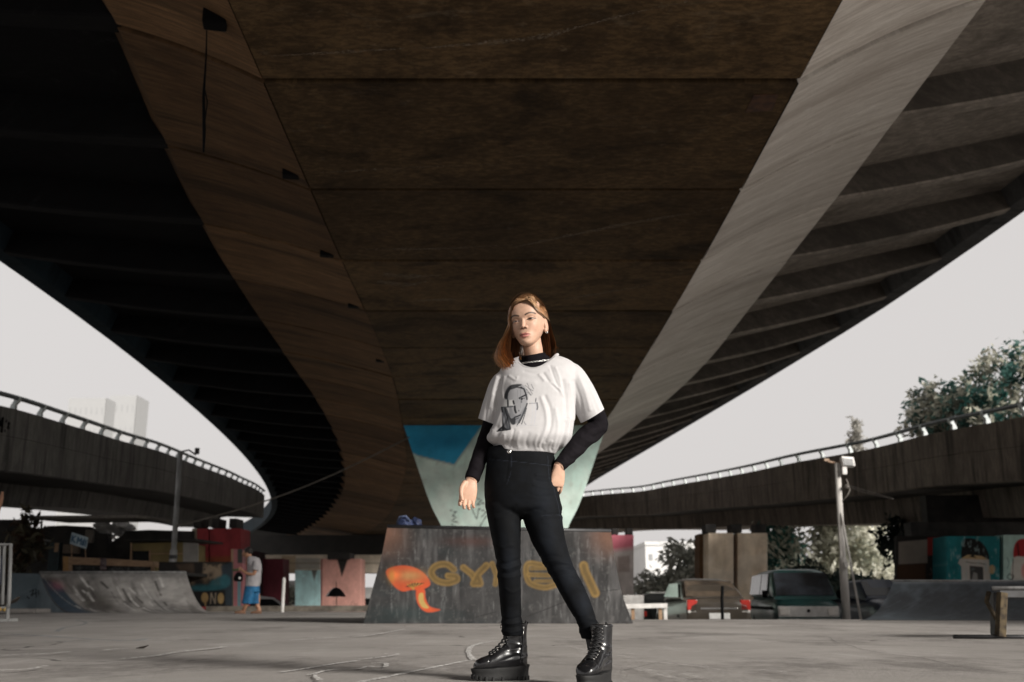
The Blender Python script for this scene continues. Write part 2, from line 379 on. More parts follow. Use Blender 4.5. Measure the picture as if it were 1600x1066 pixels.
for k in range(4, 39):
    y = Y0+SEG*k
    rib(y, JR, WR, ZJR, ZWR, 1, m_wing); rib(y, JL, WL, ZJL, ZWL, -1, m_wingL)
# steel drain plate cast in the soffit, and the hooked bars hanging under the left web
hp = MB(); a, b, c, d = [P(x, y, 12.8) for x, y in ((1180,150),(1217,146),(1208,170),(1165,176))]
zz = ZB-.02; q = [G(x, y, zz) for x, y in ((1178,149),(1216,148),(1207,173),(1164,176))]
hp.quadbox(q[0], q[1], q[2], q[3], (0, 0, .018)); hp.build('patch_plate', simple('rust_plate', (.075, .032, .014), (.03, .012, .006), 9), bridge)
m_black = simple('black_rubber', (.004, .004, .0045), rough=.8, spec=.1)
for (x, y) in ((455,268),(511,393),(553,474),(595,560),(336,30)):
    g = G(x, y, ZB+.12); bb = MB(); bb.box(g, (.26, .2, .2), rz=.2, bev=.03); bb.build('drain_outlet', m_black, bridge)
cb = MB(); t0 = P(323, 48, 9.6); cb.tube([t0, P(322, 90, 9.6), P(318, 150, 9.6), P(319, 205, 9.6), P(318, 238, 9.6)], [.007, .009, .015, .019, .010], 6)
cb.tube([P(320, 140, 9.58), P(324, 160, 9.55), P(320, 190, 9.6)], .007, 6)
tag(cb.build('hanging_cable', m_black), 'black knotted cable hanging straight down from the brown left web overhead', 'cable')

# ================= the curved flyovers at both sides
m_flyL = concrete_uv('flyover_concrete', (.23, .22, .207), (.165, .157, .148), (.035, .033, .032), (.30, .29, .28), su=1.6, sv=.14, lightamt=.4, stainamt=.75)
m_flyR = concrete_uv('flyover_concrete_brown', (.23, .19, .158), (.15, .124, .104), (.03, .026, .023), (.34, .30, .265), su=1.6, sv=.14, lightamt=.4, stainamt=.8)
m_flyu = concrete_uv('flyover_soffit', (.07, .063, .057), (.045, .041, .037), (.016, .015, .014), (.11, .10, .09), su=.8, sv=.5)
m_rail = simple('rail_paint', (.06, .075, .075), (.03, .04, .04), 12, rough=.5)
m_post = simple('post_paint', (.62, .66, .66), (.42, .46, .46), 9, rough=.6)
def flyover(name, label, pts, side, mat, railh, npost, inner=3.0, width=9., gd=.75, fh=1.6):
    f = spl([(i, *p) for i, p in enumerate(pts)]); n = (len(pts)-1)*6
    root = empty(name, (pts[0][0]-side*4, pts[0][1], 0), label, 'flyover')
    Pt = [Vector(f(i/6)) for i in range(n+1)]; L = [0.]
    for i in range(n): L.append(L[-1]+(Pt[i+1]-Pt[i]).length)
    nor = []
    for i in range(n+1):
        t = Pt[min(i+1, n)]-Pt[max(i-1, 0)]; t.z = 0; t.normalize(); nor.append(Vector((t.y, -t.x, 0))*(-side))   # inward = away from the main bridge
    def surf(nm, sec, m, jit=0):
        V, U = [], []; k = len(sec)
        for i in range(n+1):
            d = 0
            for j, (a, z) in enumerate(sec):
                if j: d += math.hypot(a-sec[j-1][0], z-sec[j-1][1])
                V.append(Pt[i]+nor[i]*a+Vector((0, 0, z))); U.append((L[i], d))
        fs = [(i*k+j, (i+1)*k+j, (i+1)*k+j+1, i*k+j+1) for i in range(n) for j in range(k-1)]
        return mk(nm, V, fs, m, root, uvs=U)
    surf('parapet', [(.22, .0), (.0, .0), (.0, -fh*.45), (.015, -fh*.46), (.0, -fh*.47), (.0, -fh), (.12, -fh-.03)], mat)
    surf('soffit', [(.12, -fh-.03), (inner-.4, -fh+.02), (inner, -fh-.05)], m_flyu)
    surf('girder', [(inner, -fh-.05), (inner+.1, -fh-gd), (width-inner, -fh-gd), (width-inner+.1, -fh-.05), (width, -fh)], mat)
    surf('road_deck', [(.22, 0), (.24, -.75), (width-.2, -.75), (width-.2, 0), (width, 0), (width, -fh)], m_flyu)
    surf('guard_rail', [(-.02, railh-.03), (-.05, railh+.02), (-.02, railh+.08), (.05, railh+.08), (.08, railh+.02), (.05, railh-.03), (-.02, railh-.03)], m_rail)
    tot = L[-1]
    for kk in range(npost):
        s = tot*(kk+.3)/npost; i = max(j for j in range(n) if L[j] <= s); t = (s-L[i])/(L[i+1]-L[i]); p = Pt[i].lerp(Pt[i+1], t); m_ = nor[i]
        tt = Vector((m_.y, -m_.x, 0)); b = MB(); w_ = .075
        prof = [(.16, 0), (.02, 0), (.03, railh*.45), (-.05, railh*.8), (-.06, railh+.05), (.05, railh+.05), (.09, railh*.7), (.15, railh*.3)]
        b.prism([p+m_*a+tt*w_+Vector((0, 0, z)) for a, z in prof], tt*(-2*w_)); b.build('rail_post', m_post, root)
    return root, f
flyL, fL = flyover('curved_flyover', 'grey stained flyover ramp with a pale railing, left of the overpass', [(-12.2,8,3.6),(-12.5,17,4.2),(-12.8,24.8,5.0),(-13.4,30.6,5.45),(-14.0,36.5,5.85),(-14.6,42.4,6.3),(-15.5,50.5,6.75),(-16.1,58,7.1),(-16.6,63,7.3),(-17.2,69,7.55),(-18.0,75,7.72)], 1, m_flyL, .28, 34)
flyR, fR = flyover('curved_flyover', 'brown black streaked flyover ramp with a white posted railing, right of the overpass', [(13.0,8,3.6),(13.05,17,4.2),(13.05,25.6,4.83),(13.03,31.4,5.31),(12.97,37.3,5.65),(11.95,43.2,5.95),(11.55,50.5,6.4),(11.0,58.5,6.95),(9.9,65,7.3),(8.9,71,7.6),(7.1,78,8.1),(5.3,84.5,8.5),(3.4,91,8.75),(0,101,8.9)], -1, m_flyR, .30, 44, inner=2.2, gd=.95)
# graffiti tag near the left frame edge, painted on the parapet face
def face_text(strokes, ox, oz, sc, ypos, mat):
    b = MB()
    for st in strokes:
        pts = []
        for (u, v) in st:
            y = ypos+(ox+u*sc)*.98; i = [k for k in range(1200) if True]
            lo, hi = 0., 12.
            for _ in range(30):
                md = (lo+hi)/2
                if fL(md)[1] < y: lo = md
                else: hi = md
            q = fL(lo); pts.append(Vector((q[0]+.012, q[1], q[2]-oz+v*sc)))
        b.tube(pts, .035, 5, flat=.3)
    return b.build('graffiti', mat, flyL)
face_text([[(0,0),(.3,.1),(.3,.5),(0,.6),(0,0)], [(.5,.5),(.75,.6),(.85,.3),(.6,0),(.5,.3)], [(1.1,-.1),(1.35,.9),(1.5,.0),(1.2,.3)], [(1.75,-.1),(1.8,.7),(2.05,.2),(2.3,.7),(2.35,-.1)], [(2.8,.5),(2.9,.6)], [(2.8,0),(2.85,.05)], [(3.05,.2),(3.35,.5)], [(3.1,.5),(3.3,.15)]], -.5, .62, .48, 24.9, m_black)


cbm = MB(); a_, b_ = P(372, 836, 100), P(614, 869, 100); cbm.box(((a_.x+b_.x)/2, 101.2, (a_.z+b_.z)/2), (b_.x-a_.x, 2.4, a_.z-b_.z)); cbm.build('cross_beam', simple('beam_dark', (.02, .018, .016), (.012, .011, .01), 1), bridge)  # near-black beam closing the gap below the far deck
# ================= ground
def plaza_mat():
    m, nt, bs = newmat('plaza_concrete'); co = coords(nt)
    b = mixrgb(nt, ramp(nt, nz(nt, co, .35, 9, .68), .3, .7), (.33, .31, .293), (.225, .21, .198))
    b = mixrgb(nt, ramp(nt, nz(nt, co, 2.2, 8, .7, (1, .35, 1), 4.), .5, .72, 0, .55), b, (.40, .382, .366))
    b = mixrgb(nt, ramp(nt, nz(nt, co, 1.1, 9, .72, (1, .6, 1), 14.), .50, .68, 0, .75), b, (.125, .115, .108))
    b = mixrgb(nt, ramp(nt, nz(nt, co, 55, 4, .8), .58, .72, 0, .5), b, (.10, .09, .085))
    b = mixrgb(nt, ramp(nt, nz(nt, co, 30, 5, .8, (1, 1, 1), 7.), .62, .72, 0, .5), b, (.38, .37, .36))
    vo = N(nt, 'ShaderNodeTexVoronoi', feature='DISTANCE_TO_EDGE'); vo.inputs['Scale'].default_value = .22
    mp = N(nt, 'ShaderNodeVectorMath', operation='ADD'); dn = N(nt, 'ShaderNodeTexNoise'); dn.inputs['Scale'].default_value = 1.3; dn.inputs['Detail'].default_value = 7; nt.links.new(co, dn.inputs['Vector'])
    nt.links.new(co, mp.inputs[0]); nt.links.new(dn.outputs['Color'], mp.inputs[1]); nt.links.new(mp.outputs[0], vo.inputs['Vector'])
    ck = ramp(nt, vo.outputs['Distance'], .0, .006, 1, 0)
    ckm = N(nt, 'ShaderNodeMath', operation='MULTIPLY'); nt.links.new(ck, ckm.inputs[0]); nt.links.new(ramp(nt, nz(nt, co, .5, 3), .5, .6), ckm.inputs[1])
    b = mixrgb(nt, ckm.outputs[0], b, (.05, .045, .042))
    nt.links.new(b, bs.inputs['Base Color']); bs.inputs['Roughness'].default_value = .82; bs.inputs['Specular IOR Level'].default_value = .25
    h = mixrgb(nt, .6, nz(nt, co, 3, 8, .75), nz(nt, co, 40, 5, .7)); bumpit(nt, bs, h, .5, .025)
    return m
LOW = -.62
m_plaza = plaza_mat()
pz = MB()
poly = [(-26, -14), (24, -14), (24, 17.9), (2.6, 17.6), (-.5, 17.0), (-.8, 29.5), (-26, 28.6)]
pz.prism([(x, y, 0) for x, y in poly], (0, 0, LOW-.1)); plaza = pz.build('plaza', m_plaza); tag(plaza, 'wide worn grey concrete skate plaza with chalk scribbles', 'ground', kind='structure')
gr = MB(); gr.add([(-900, -300, LOW), (900, -300, LOW), (900, 1500, LOW), (-900, 1500, LOW)], [(0, 1, 2, 3)])
tag(gr.build('ground', simple('street_ground', (.38, .36, .335), (.29, .275, .255), .4, rough=.9)), 'lower street level ground beyond the plaza', 'ground', kind='structure')
# chalk and scrape marks, thin sheets a few mm above the slab
def chalk_mat(name, col, thr):
    m, nt, bs = newmat(name); co_ = coords(nt)
    bs.inputs['Base Color'].default_value = (*col, 1); bs.inputs['Roughness'].default_value = .9
    nt.links.new(ramp(nt, nz(nt, co_, 28, 7, .8), thr-.1, thr+.12), bs.inputs['Alpha'])
    return m
m_chalk = chalk_mat('chalk', (.54, .525, .51), .455); m_chalkb = chalk_mat('blue_chalk', (.19, .265, .32), .54); m_scr = chalk_mat('scrape', (.47, .455, .44), .57); m_crk = chalk_mat('crack', (.05, .045, .04), .42)
def ground_line(pts, wpx, mat, z=.004, closed=False):
    q = [G(x, y, z) for x, y in smooth_open(pts, 8)]; V = []
    for i, p in enumerate(q):
        t = (q[min(i+1, len(q)-1)]-q[max(i-1, 0)]); t.normalize(); nr = Vector((-t.y, t.x, 0))
        ww = wpx*.7*(.5+.8*mnoise.noise(p*3+Vector((i*.2, 0, 0)))**2+.3*random.random())
        V += [p+nr*ww, p-nr*ww]
    return V, [(2*i, 2*i+1, 2*i+3, 2*i+2) for i in range(len(q)-1)]
def lines(name, L, mat, z):
    b = MB()
    for i, (pts, w_) in enumerate(L):
        v, f = ground_line(pts, w_, mat, z+.0012*i); b.add(v, f)
    o = mk(name, b.v, b.f, mat, plaza); return o
lines('chalk_line', [([(520,1072),(575,1063),(640,1050),(700,1038),(738,1031),(772,1031)], .030), ([(740,1031),(733,1022),(734,1012),(748,1006),(770,1002),(792,1000)], .030),
    ([(440,1050),(480,1044),(522,1037),(560,1032)], .03), ([(482,1054),(520,1046),(560,1045),(575,1041),(600,1042),(602,1036),(580,1036)], .022), ([(500,1062),(492,1054),(505,1048)], .02), ([(560,1030),(600,1026),(622,1022),(600,1021)], .02),
    ([(455,1000),(520,996),(565,994),(600,989),(632,983)], .035), ([(190,1029),(245,1024),(280,1018),(330,1013),(352,1010)], .04), ([(0,1024),(40,1022),(70,1021),(110,1018)], .035), ([(0,1047),(45,1045),(72,1040)], .03), ([(160,1016),(180,1014),(200,1013)], .03)], m_chalk, .004)
lines('chalk_line', [([(88,987),(100,981),(125,977),(134,973),(120,969)], .05), ([(0,990),(60,993),(130,998),(200,1001),(230,998)], .06), ([(70,1002),(150,1003)], .04)], m_chalkb, .005)
lines('scrape_mark', [([(872,1009),(900,1012),(918,1020),(960,1024),(990,1028)], .06), ([(1000,1032),(1040,1036),(1085,1040),(1120,1046)], .07), ([(948,1018),(975,1020),(990,1022)], .05), ([(1160,1030),(1200,1034),(1240,1036)], .04), ([(1000,1046),(1060,1050),(1100,1060)], .08), ([(1180,1046),(1230,1050)], .05), ([(1020,1012),(1080,1016)], .05), ([(660,1040),(720,1050)], .05), ([(980,1040),(1030,1052),(1080,1064)], .07), ([(860,1000),(905,1002),(940,1010)], .05)], m_scr, .006)
lines('crack', [([(1297,996),(1306,1003),(1330,1009),(1345,1014),(1390,1022),(1440,1028),(1500,1042),(1560,1050),(1620,1056)], .006), ([(1000,976),(1060,986),(1150,992),(1297,996)], .006), ([(970,1048),(1060,1030),(1150,1034)], .004)], m_crk, .004)

m_lime = chalk_mat('lime_deposit', (.22, .175, .13), .54)
for i, (pts, w_) in enumerate([([(868,252),(915,247),(965,239),(1040,215),(1130,190),(1228,170)], .07), ([(930,246),(1000,232),(1080,210),(1160,186)], .05), ([(805,386),(900,366),(1000,346),(1150,322)], .06), ([(660,76),(740,69),(830,60),(905,42),(1000,18),(1075,2)], .035), ([(598,428),(640,432),(690,430)], .16), ([(590,440),(630,445),(668,440)], .12), ([(880,468),(960,455),(1045,440)], .06), ([(420,88),(560,80),(700,72)], .02), ([(500,270),(640,262),(800,256)], .02), ([(560,390),(700,388),(840,380)], .03), ([(640,470),(760,466)], .05)]):
    q = [G(x, y, ZB-.006-.001*i) for x, y in smooth_open(pts, 8)]; V = []
    for k, p in enumerate(q):
        t = (q[min(k+1, len(q)-1)]-q[max(k-1, 0)]).normalized(); nr = Vector((-t.y, t.x, 0)); ww = w_*2.1*(.3+1.2*abs(mnoise.noise(p*2.3)))*(.3+.7*math.sin(math.pi*min(1, (k+1)/len(q)*1.2)))
        V += [p+nr*ww, p-nr*ww]
    mk('lime_streak', V, [(2*k, 2*k+1, 2*k+3, 2*k+2) for k in range(len(q)-1)], m_lime, bridge)

lt = MB(); q0 = G(221, 1013.5); lt.add([q0+Vector((-.035, .0, .004)), q0+Vector((.02, -.012, .006)), q0+Vector((.045, .006, .022)), q0+Vector((-.01, .018, .012)), q0+Vector((-.035, .0, .001)), q0+Vector((.02, -.012, .002)), q0+Vector((.045, .006, .018)), q0+Vector((-.01, .018, .008))], [(0,1,2,3),(7,6,5,4),(0,4,5,1),(1,5,6,2),(2,6,7,3),(3,7,4,0)])
tag(lt.build('dry_leaf', simple('dry_leaf', (.02, .014, .01))), 'small dark curled dry leaf lying alone on the plaza at the left', 'leaf')
# ================= things standing on and around the plaza
m_ply = vcmat('painted_board', rough=.75, var=.3, scale=3, bump=.25, bscale=25, bdist=.01)
m_wall = vcmat('painted_wall', rough=.85, var=.22, scale=1.2, bump=.3, bscale=14, bdist=.02)
m_steel = simple('dark_steel', (.03, .03, .032), (.015, .015, .016), 12, rough=.45, spec=.5)
m_galv = simple('galvanised', (.30, .30, .295), (.17, .17, .168), 7, rough=.5, stretch=(1, 1, .25))
m_white = simple('white_paint', (.72, .70, .68), (.55, .53, .51), 5, rough=.6)
m_wood = simple('raw_wood', (.36, .24, .15), (.24, .15, .09), 4, rough=.8, stretch=(1, 1, 8))
m_dark = simple('dark_boards', (.030, .027, .025), (.012, .011, .011), 2.5, rough=.8)
m_glass = simple('car_glass', (.010, .011, .012), (.015, .016, .017), 2, rough=.1, bump=0, spec=.3)
m_rubber = simple('tyre_rubber', (.018, .018, .018), rough=.85)
m_rust = simple('rusty_iron', (.095, .07, .038), (.03, .022, .014), 18, rough=.9, bump=.4)

def pxpanel(name, xl, xr, yt, yb, Y, t, paint, mat, parent=None, rp=1.0):
    """board standing square to the view axis at distance Y; paint() works in the photo's pixel units on its face"""
    fx = lambda a: a if callable(a) else (lambda v: a)
    xl, xr, yt, yb = fx(xl), fx(xr), fx(yt), fx(yb)
    wp = max(abs(xr(0)-xl(0)), abs(xr(1)-xl(1))); hp = abs(yb(0)-yt(0))
    def XY(u, v):
        x = xl(v)+(xr(v)-xl(v))*u; y0, y1 = yb(u), yt(u); return x, y0+(y1-y0)*v
    def pt(U, V):
        u, v = U/wp, V/hp; x0 = np.vectorize(xl)(v); x1 = np.vectorize(xr)(v); a = np.vectorize(yb)(u); b = np.vectorize(yt)(u)
        X = x0+(x1-x0)*u; return paint(X, a+(b-a)*v)
    def fn(U, V, d):
        x, y = XY(U/wp, V/hp); p = P(x, y, Y); p.y += d; return p
    return panel(name, fn, wp, hp, t, pt, mat, parent, res=rp)
C = lambda *c: np.array(lin(*c))

# ---- painted wedge in the middle of the plaza
YF = 14.5
fl = spl([(0, 568), (.35, 582), (.7, 596), (1, 605)]); fr = spl([(0, 989), (.3, 973), (.65, 962), (1, 955)])
ftop = lambda u: 825+7*u; fbot = lambda u: 974+0*u
def p_box(X, Y):
    p = Paint(X, Y, (.020, .0195, .020)); p.noise(.045, .03, .35, .7, (.042, .041, .041), .8, 3, 5).noise(.02, .05, .5, .75, (.018, .022, .023), .8, 4)
    p.noise(.09, .012, .56, .72, (.095, .092, .092), .5, 5, 5).noise(.22, .22, .62, .8, (.10, .097, .093), .5, 8, 4).noise(.25, .04, .66, .8, (.14, .14, .14), .5, 9, 4)
    p.blot((602, 835), (30, 30), (.17, .085, .055), .8).blot((950, 838), (26, 26), (.17, .085, .055), .8).blot((735, 846), (40, 8), (.06, .022, .016), .6)
    p.blot((640, 960), (60, 14), (.02, .035, .036), .6)
    for a, b in (((742, 965), (775, 956)), ((820, 965), (905, 932)), ((930, 925), (968, 921))): p.stroke([a, b], 1.1, (.008, .008, .008), .9)
    for k in range(26):
        x = 600+random.random()*360; y = 850+random.random()*110; p.stroke([(x, y), (x+random.uniform(-3, 3), y+random.uniform(8, 40))], .7, (.2, .2, .2), .35)
    OR, YL = C(176, 72, 38), C(160, 122, 56)
    head = smooth_closed([(603, 894), (614, 886), (634, 884), (654, 890), (668, 902), (672, 914), (660, 921), (643, 922), (628, 924), (614, 914)], 5)
    p.poly(head, OR, .95, 2); p.blot((640, 900), (24, 9), C(150, 120, 75), .8).blot((618, 898), (8, 6), C(226, 110, 60), .8).blot((612, 900), (5, 10), YL, .7)
    p.poly([(633, 917), (645, 911), (663, 911), (657, 919)], C(40, 34, 28), .9, 1.5)
    for k in range(6): p.stroke([(646, 921), (636+k*5, 910+abs(k-2.5))], 1.4, YL, .9)
    tail = smooth_closed([(651, 922), (663, 921), (665, 935), (672, 948), (688, 953), (670, 957), (658, 951), (651, 938)], 5)
    p.poly(tail, OR, .95, 2); p.poly(smooth_closed([(655, 928), (661, 927), (663, 940), (670, 950), (660, 949), (654, 938)], 4), C(160, 140, 80), .9, 2)
    p.poly([(646, 918), (663, 912), (661, 926), (653, 926)], OR, .9, 2)
    G1, G2 = C(122, 97, 50), C(82, 66, 36)
    def bub(pts, w=10):
        p.stroke(pts, w, G1, .85, 3); p.stroke(pts, w*.45, G2, .75, 3)
    bub(smooth_open([(709, 890), (698, 882), (682, 884), (674, 894), (681, 906), (697, 911), (713, 907), (712, 901), (700, 900)], 5))
    bub([(724, 887), (737, 897), (743, 906)]); bub([(760, 884), (748, 896), (740, 912), (750, 912), (746, 900)], 11); bub([(769, 881), (776, 900), (774, 913)], 8)
    bub(smooth_open([(846, 883), (826, 881), (822, 893), (828, 911), (850, 918), (868, 914)], 5), 9); bub([(826, 898), (858, 899)], 7); bub([(830, 889), (858, 888)], 5); bub([(836, 908), (862, 908)], 5)
    bub([(912, 884), (914, 893), (922, 910), (930, 927)], 14)
    return p
rb = empty('skate_wedge', (0, YF+1, 0), 'black painted plywood wedge ramp with an orange mask and yellow bubble letters', 'skate ramp')
pxpanel('front_board', fl, fr, ftop, fbot, YF, .04, p_box, m_ply, rb, 1.15)
bd = MB(); n = 10; prof = [P(fl(i/n), 974-149*i/n, YF) for i in range(n+1)]+[P(fr(1-i/n), 974-142*(1-i/n), YF) for i in range(n+1)]
bd.prism([Vector((q.x*1.004, YF+.042, max(q.z, .002))) for q in prof], (0, 2.6, 0)); bd.build('ramp_body', simple('worn_plywood', (.075, .068, .062), (.03, .028, .026), 3, rough=.75), rb)
cp = MB(); cp.tube([Vector((P(605, 825, YF).x, YF+.02, P(605, 825, YF).z+.02)), Vector((P(955, 832, YF).x, YF+.02, P(955, 832, YF).z+.02))], .028, 8); cp.build('coping', m_steel, rb, True)
# blue bag lying on the wedge
m_bag = simple('bag_fabric', (.030, .045, .11), (.012, .018, .05), 9, rough=.6, bump=.5, bscale=25, bdist=.02)
bg_ = empty('bag', P(638, 823, YF+.9), 'crumpled dark blue bag lying on top of the painted wedge', 'bag')
def lump(c, r, seed, amp=.3):
    b = bmesh.new(); bmesh.ops.create_icosphere(b, subdivisions=4, radius=1)
    for v in b.verts:
        d = 1+amp*mnoise.noise(v.co*1.6+Vector((seed, seed*.3, 0)))+amp*.5*mnoise.noise(v.co*4+Vector((0, seed, 0)))
        v.co = Vector((v.co.x*r[0], v.co.y*r[1], max(v.co.z, -.55)*r[2]))*d+Vector(c)
    vs = [v.co.copy() for v in b.verts]; b.verts.index_update(); fs = [[v.index for v in f.verts] for f in b.faces]; b.free(); return vs, fs
b = MB(); c0 = P(632, 819, YF+.9); b.add(*lump(c0, (.13, .12, .10), 1.)); c1 = P(650, 818, YF+.95); b.add(*lump(c1, (.085, .1, .085), 5.)); b.build('bag_body', m_bag, bg_, True)
b = MB(); b.tube([c0+Vector((-.1, -.08, .03)), c0+Vector((-.06, -.13, .1)), c0+Vector((.03, -.13, .11)), c0+Vector((.09, -.09, .04))], .012, 6); b.build('strap', simple('bag_strap', (.10, .13, .22)), bg_, True)

# ---- flared pier under the overpass
YP = 36.8
pl = spl([(0, 692), (.12, 696), (.3, 696), (.42, 690), (.52, 676), (.75, 652), (1, 628)]); prr = lambda v: 2*789-pl(v)
def p_pier(X, Y):
    p = Paint(X, Y, C(206, 232, 222)); p.noise(.02, .02, .4, .7, C(226, 232, 224), .6, 2).noise(.05, .012, .55, .75, C(176, 196, 184), .5, 3).noise(.12, .12, .66, .8, C(184, 194, 182), .5, 5)
    p.poly([(620, 655), (760, 652), (748, 674), (710, 726), (655, 713), (630, 700)], C(26, 150, 196), .96, 2).noise(.07, .015, .6, .8, C(36, 122, 150), 0, 6)
    p.blot((690, 690), (45, 12), C(18, 116, 160), .5); p.stroke([(655, 713), (710, 727), (752, 668)], 3, C(168, 180, 172), .7)
    K = C(48, 56, 54)
    for st in ([(704, 798), (713, 800), (707, 806), (713, 808), (706, 814), (714, 816)], [(740, 775), (752, 782), (744, 790), (756, 786)], [(736, 792), (745, 812), (748, 795), (760, 800), (752, 808)], [(744, 772), (738, 786)], [(760, 806), (748, 826)], [(706, 820), (714, 824)], [(832, 770), (840, 790), (852, 776)], [(846, 800), (838, 818), (856, 812)]): p.stroke(st, 1.7, K, .8)
    return p
pxpanel('pier', pl, prr, 657, 945, YP, 1.7, p_pier, m_wall, bridge, 2.2)

# ---- quarter pipe at the left
T0, T1, B0, B1 = P(62, 895, 28.6), P(291, 895, 28.6), P(116, 957.3, 26.4), P(333, 956.5, 26.4)
qz = T0.z; B0.z = B1.z = .006; T1.z = qz
def qfn(u, v, d):
    s = 1-v/2.8; uu = u/4.0; a = T0.lerp(T1, uu); e = B0.lerp(B1, uu); p = a.lerp(e, s); p.z = qz*(1-s)**2.1+.006
    return p+Vector((-.3, .6, -.6))*d
def p_qp(X, Y):
    p = Paint(X, Y, (.42, .40, .38)); p.noise(2.2, .5, .35, .7, (.27, .25, .235), .8, 3, 5).noise(1.2, .4, .5, .7, (.07, .06, .052), .7, 14, 5)
    u0 = .9; p.poly([(0, 0), (.75, 0), (.45, 2.3), (0, 2.6)], (.030, .055, .085), .95, .06).blot((.35, 2.3), (.2, .2), (.35, .12, .15), .6)
    p.blot((1.25, 1.2), (.55, 1.3), (.040, .032, .024), .85).noise(3, .7, .55, .7, (.03, .025, .02), .45, 31)
    for k in range(34):
        x = .5+random.random()*2.9; y = .2+random.random()*2.1; ln = random.uniform(.15, .8); dx = random.uniform(.0, .12)
        p.stroke([(x+dx, y), (x, y+ln)], random.uniform(.03, .075), (.68, .66, .63) if random.random() < .62 else (.05, .045, .04), random.uniform(.6, 1.), .03)
    for k in range(26): p.blot((1.2+random.random()*2.6, .1+random.random()*2.), (random.uniform(.05, .16), random.uniform(.04, .10)), (.45, .43, .40), random.uniform(.3, .8))
    p.poly([(0, 2.62), (4, 2.62), (4, 2.82), (0, 2.82)], (.26, .25, .24), .8, .08); p.stroke([(.02, 2.8), (.75, .0)], .03, (.4, .38, .35), .5)
    return p
qp = empty('quarter_pipe', (T0+T1)/2*1, 'grey scuffed quarter pipe ramp with a slate blue side, at the left', 'skate ramp')
panel('ramp_surface', qfn, 4.0, 2.8, .05, p_qp, m_ply, qp, .03, back=False)
sb = MB(); bk = [P(20, 893, 30.2), P(10, 957, 30.2)]; bk[1].z = 0
edge = [qfn(0, 2.8*(1-i/12), .06) for i in range(13)]; left = [P(14, 893.5, 28.9), P(10, 957, 28.6)]; left[0].z = qz; left[1].z = 0
sb.add(edge+[Vector((p.x-.02, p.y+.01, 0)) for p in edge], [(i, i+1, 14+i, 13+i) for i in range(12)]); sb.quadbox(left[0], edge[0], Vector((edge[0].x-.02, edge[0].y, 0)), left[1], (.03, .1, 0))
def p_side(p): return p
sb.build('side_board', simple('slate_paint', (.17, .215, .245), (.125, .165, .19), 1.4, rough=.8), qp)
sb = MB(); sb.quadbox(left[0]+Vector((0, .1, 0)), T0+Vector((.05, .02, 0)), T1, T1+Vector((.2, 1.6, 0)), (0, 0, -.08)); sb.build('deck', m_dark, qp)
sb = MB(); sb.tube([T0+Vector((0, -.02, .01)), T1+Vector((0, -.02, .01))], .03, 8); sb.build('coping', m_galv, qp, True)
tg = MB()
for st in ([(46, 925), (52, 921), (50, 932)], [(56, 920), (57, 934)], [(48, 930), (56, 927)], [(60, 922), (60, 930)], [(42, 932), (46, 936)]): tg.tube([P(x, y, 28.35) for x, y in st], .012, 4)
tg.build('graffiti', m_black, qp)
sp = MB(); sp.box(P(32, 954.5, 26.0), (1.1, .9, .10), bev=.02); tag(sp.build('step_slab', m_plaza), 'low grey concrete step in front of the slate blue ramp side', 'step')

# ---- quarter pipe at the right
A0, A1, E0, E1 = P(1396, 908.5, 19.4), P(1700, 908.5, 19.4), P(1345, 968.5, 16.9), P(1700, 974, 16.6)
rz = A0.z; A1.z = rz; E0.z = E1.z = .006
def rfn(u, v, d):
    s = 1-v/2.6; uu = u/4.2; p = A0.lerp(A1, uu).lerp(E0.lerp(E1, uu), s); p.z = rz*(1-s)**2.0+.006; return p+Vector((.1, .5, -.6))*d
def p_rq(X, Y):
    p = Paint(X, Y, (.030, .038, .046)); p.noise(1.2, .7, .4, .7, (.018, .020, .024), .8, 3, 5).noise(3, 1.2, .55, .75, (.07, .085, .10), .6, 7, 5).blot((.4, .4), (.8, .6), (.085, .11, .13), .55)
    for k in range(60):
        x = random.random()*4; y = random.random()*2.2; L = random.uniform(.15, .6); p.stroke([(x, y), (x+L*.5, y+L)], .014, (.10, .12, .14), random.uniform(.2, .6), .02)
    p.poly([(0, 2.5), (4.2, 2.5), (4.2, 2.62), (0, 2.62)], (.10, .11, .12), .9, .03)
    return p
rq = empty('quarter_pipe', (A0+A1)/2, 'dark blue black quarter pipe ramp at the right, behind the low grind bench', 'skate ramp')
panel('ramp_surface', rfn, 4.2, 2.6, .05, p_rq, m_ply, rq, .035, back=False)
sb = MB(); sb.tube([A0+Vector((-.03, -.02, .01)), A1], .022, 8); sb.build('coping', m_galv, rq, True)
sb = MB(); ed = [rfn(0, 2.6*(1-i/12), .07) for i in range(13)]; sb.add(ed+[Vector((p.x, p.y, 0)) for p in ed], [(i, i+1, 14+i, 13+i) for i in range(12)]); sb.quadbox(ed[0], Vector((ed[0].x, ed[0].y, 0)), A0+Vector((.75, 1.3, -rz)), A0+Vector((.75, 1.3, 0)), (.04, 0, 0))
sb.quadbox(A0+Vector((0, 0, -.01)), A1+Vector((0, 0, -.01)), A1+Vector((0, 1.3, -.01)), A0+Vector((.75, 1.3, -.01)), (0, 0, -.06)); sb.build('deck', m_dark, rq)

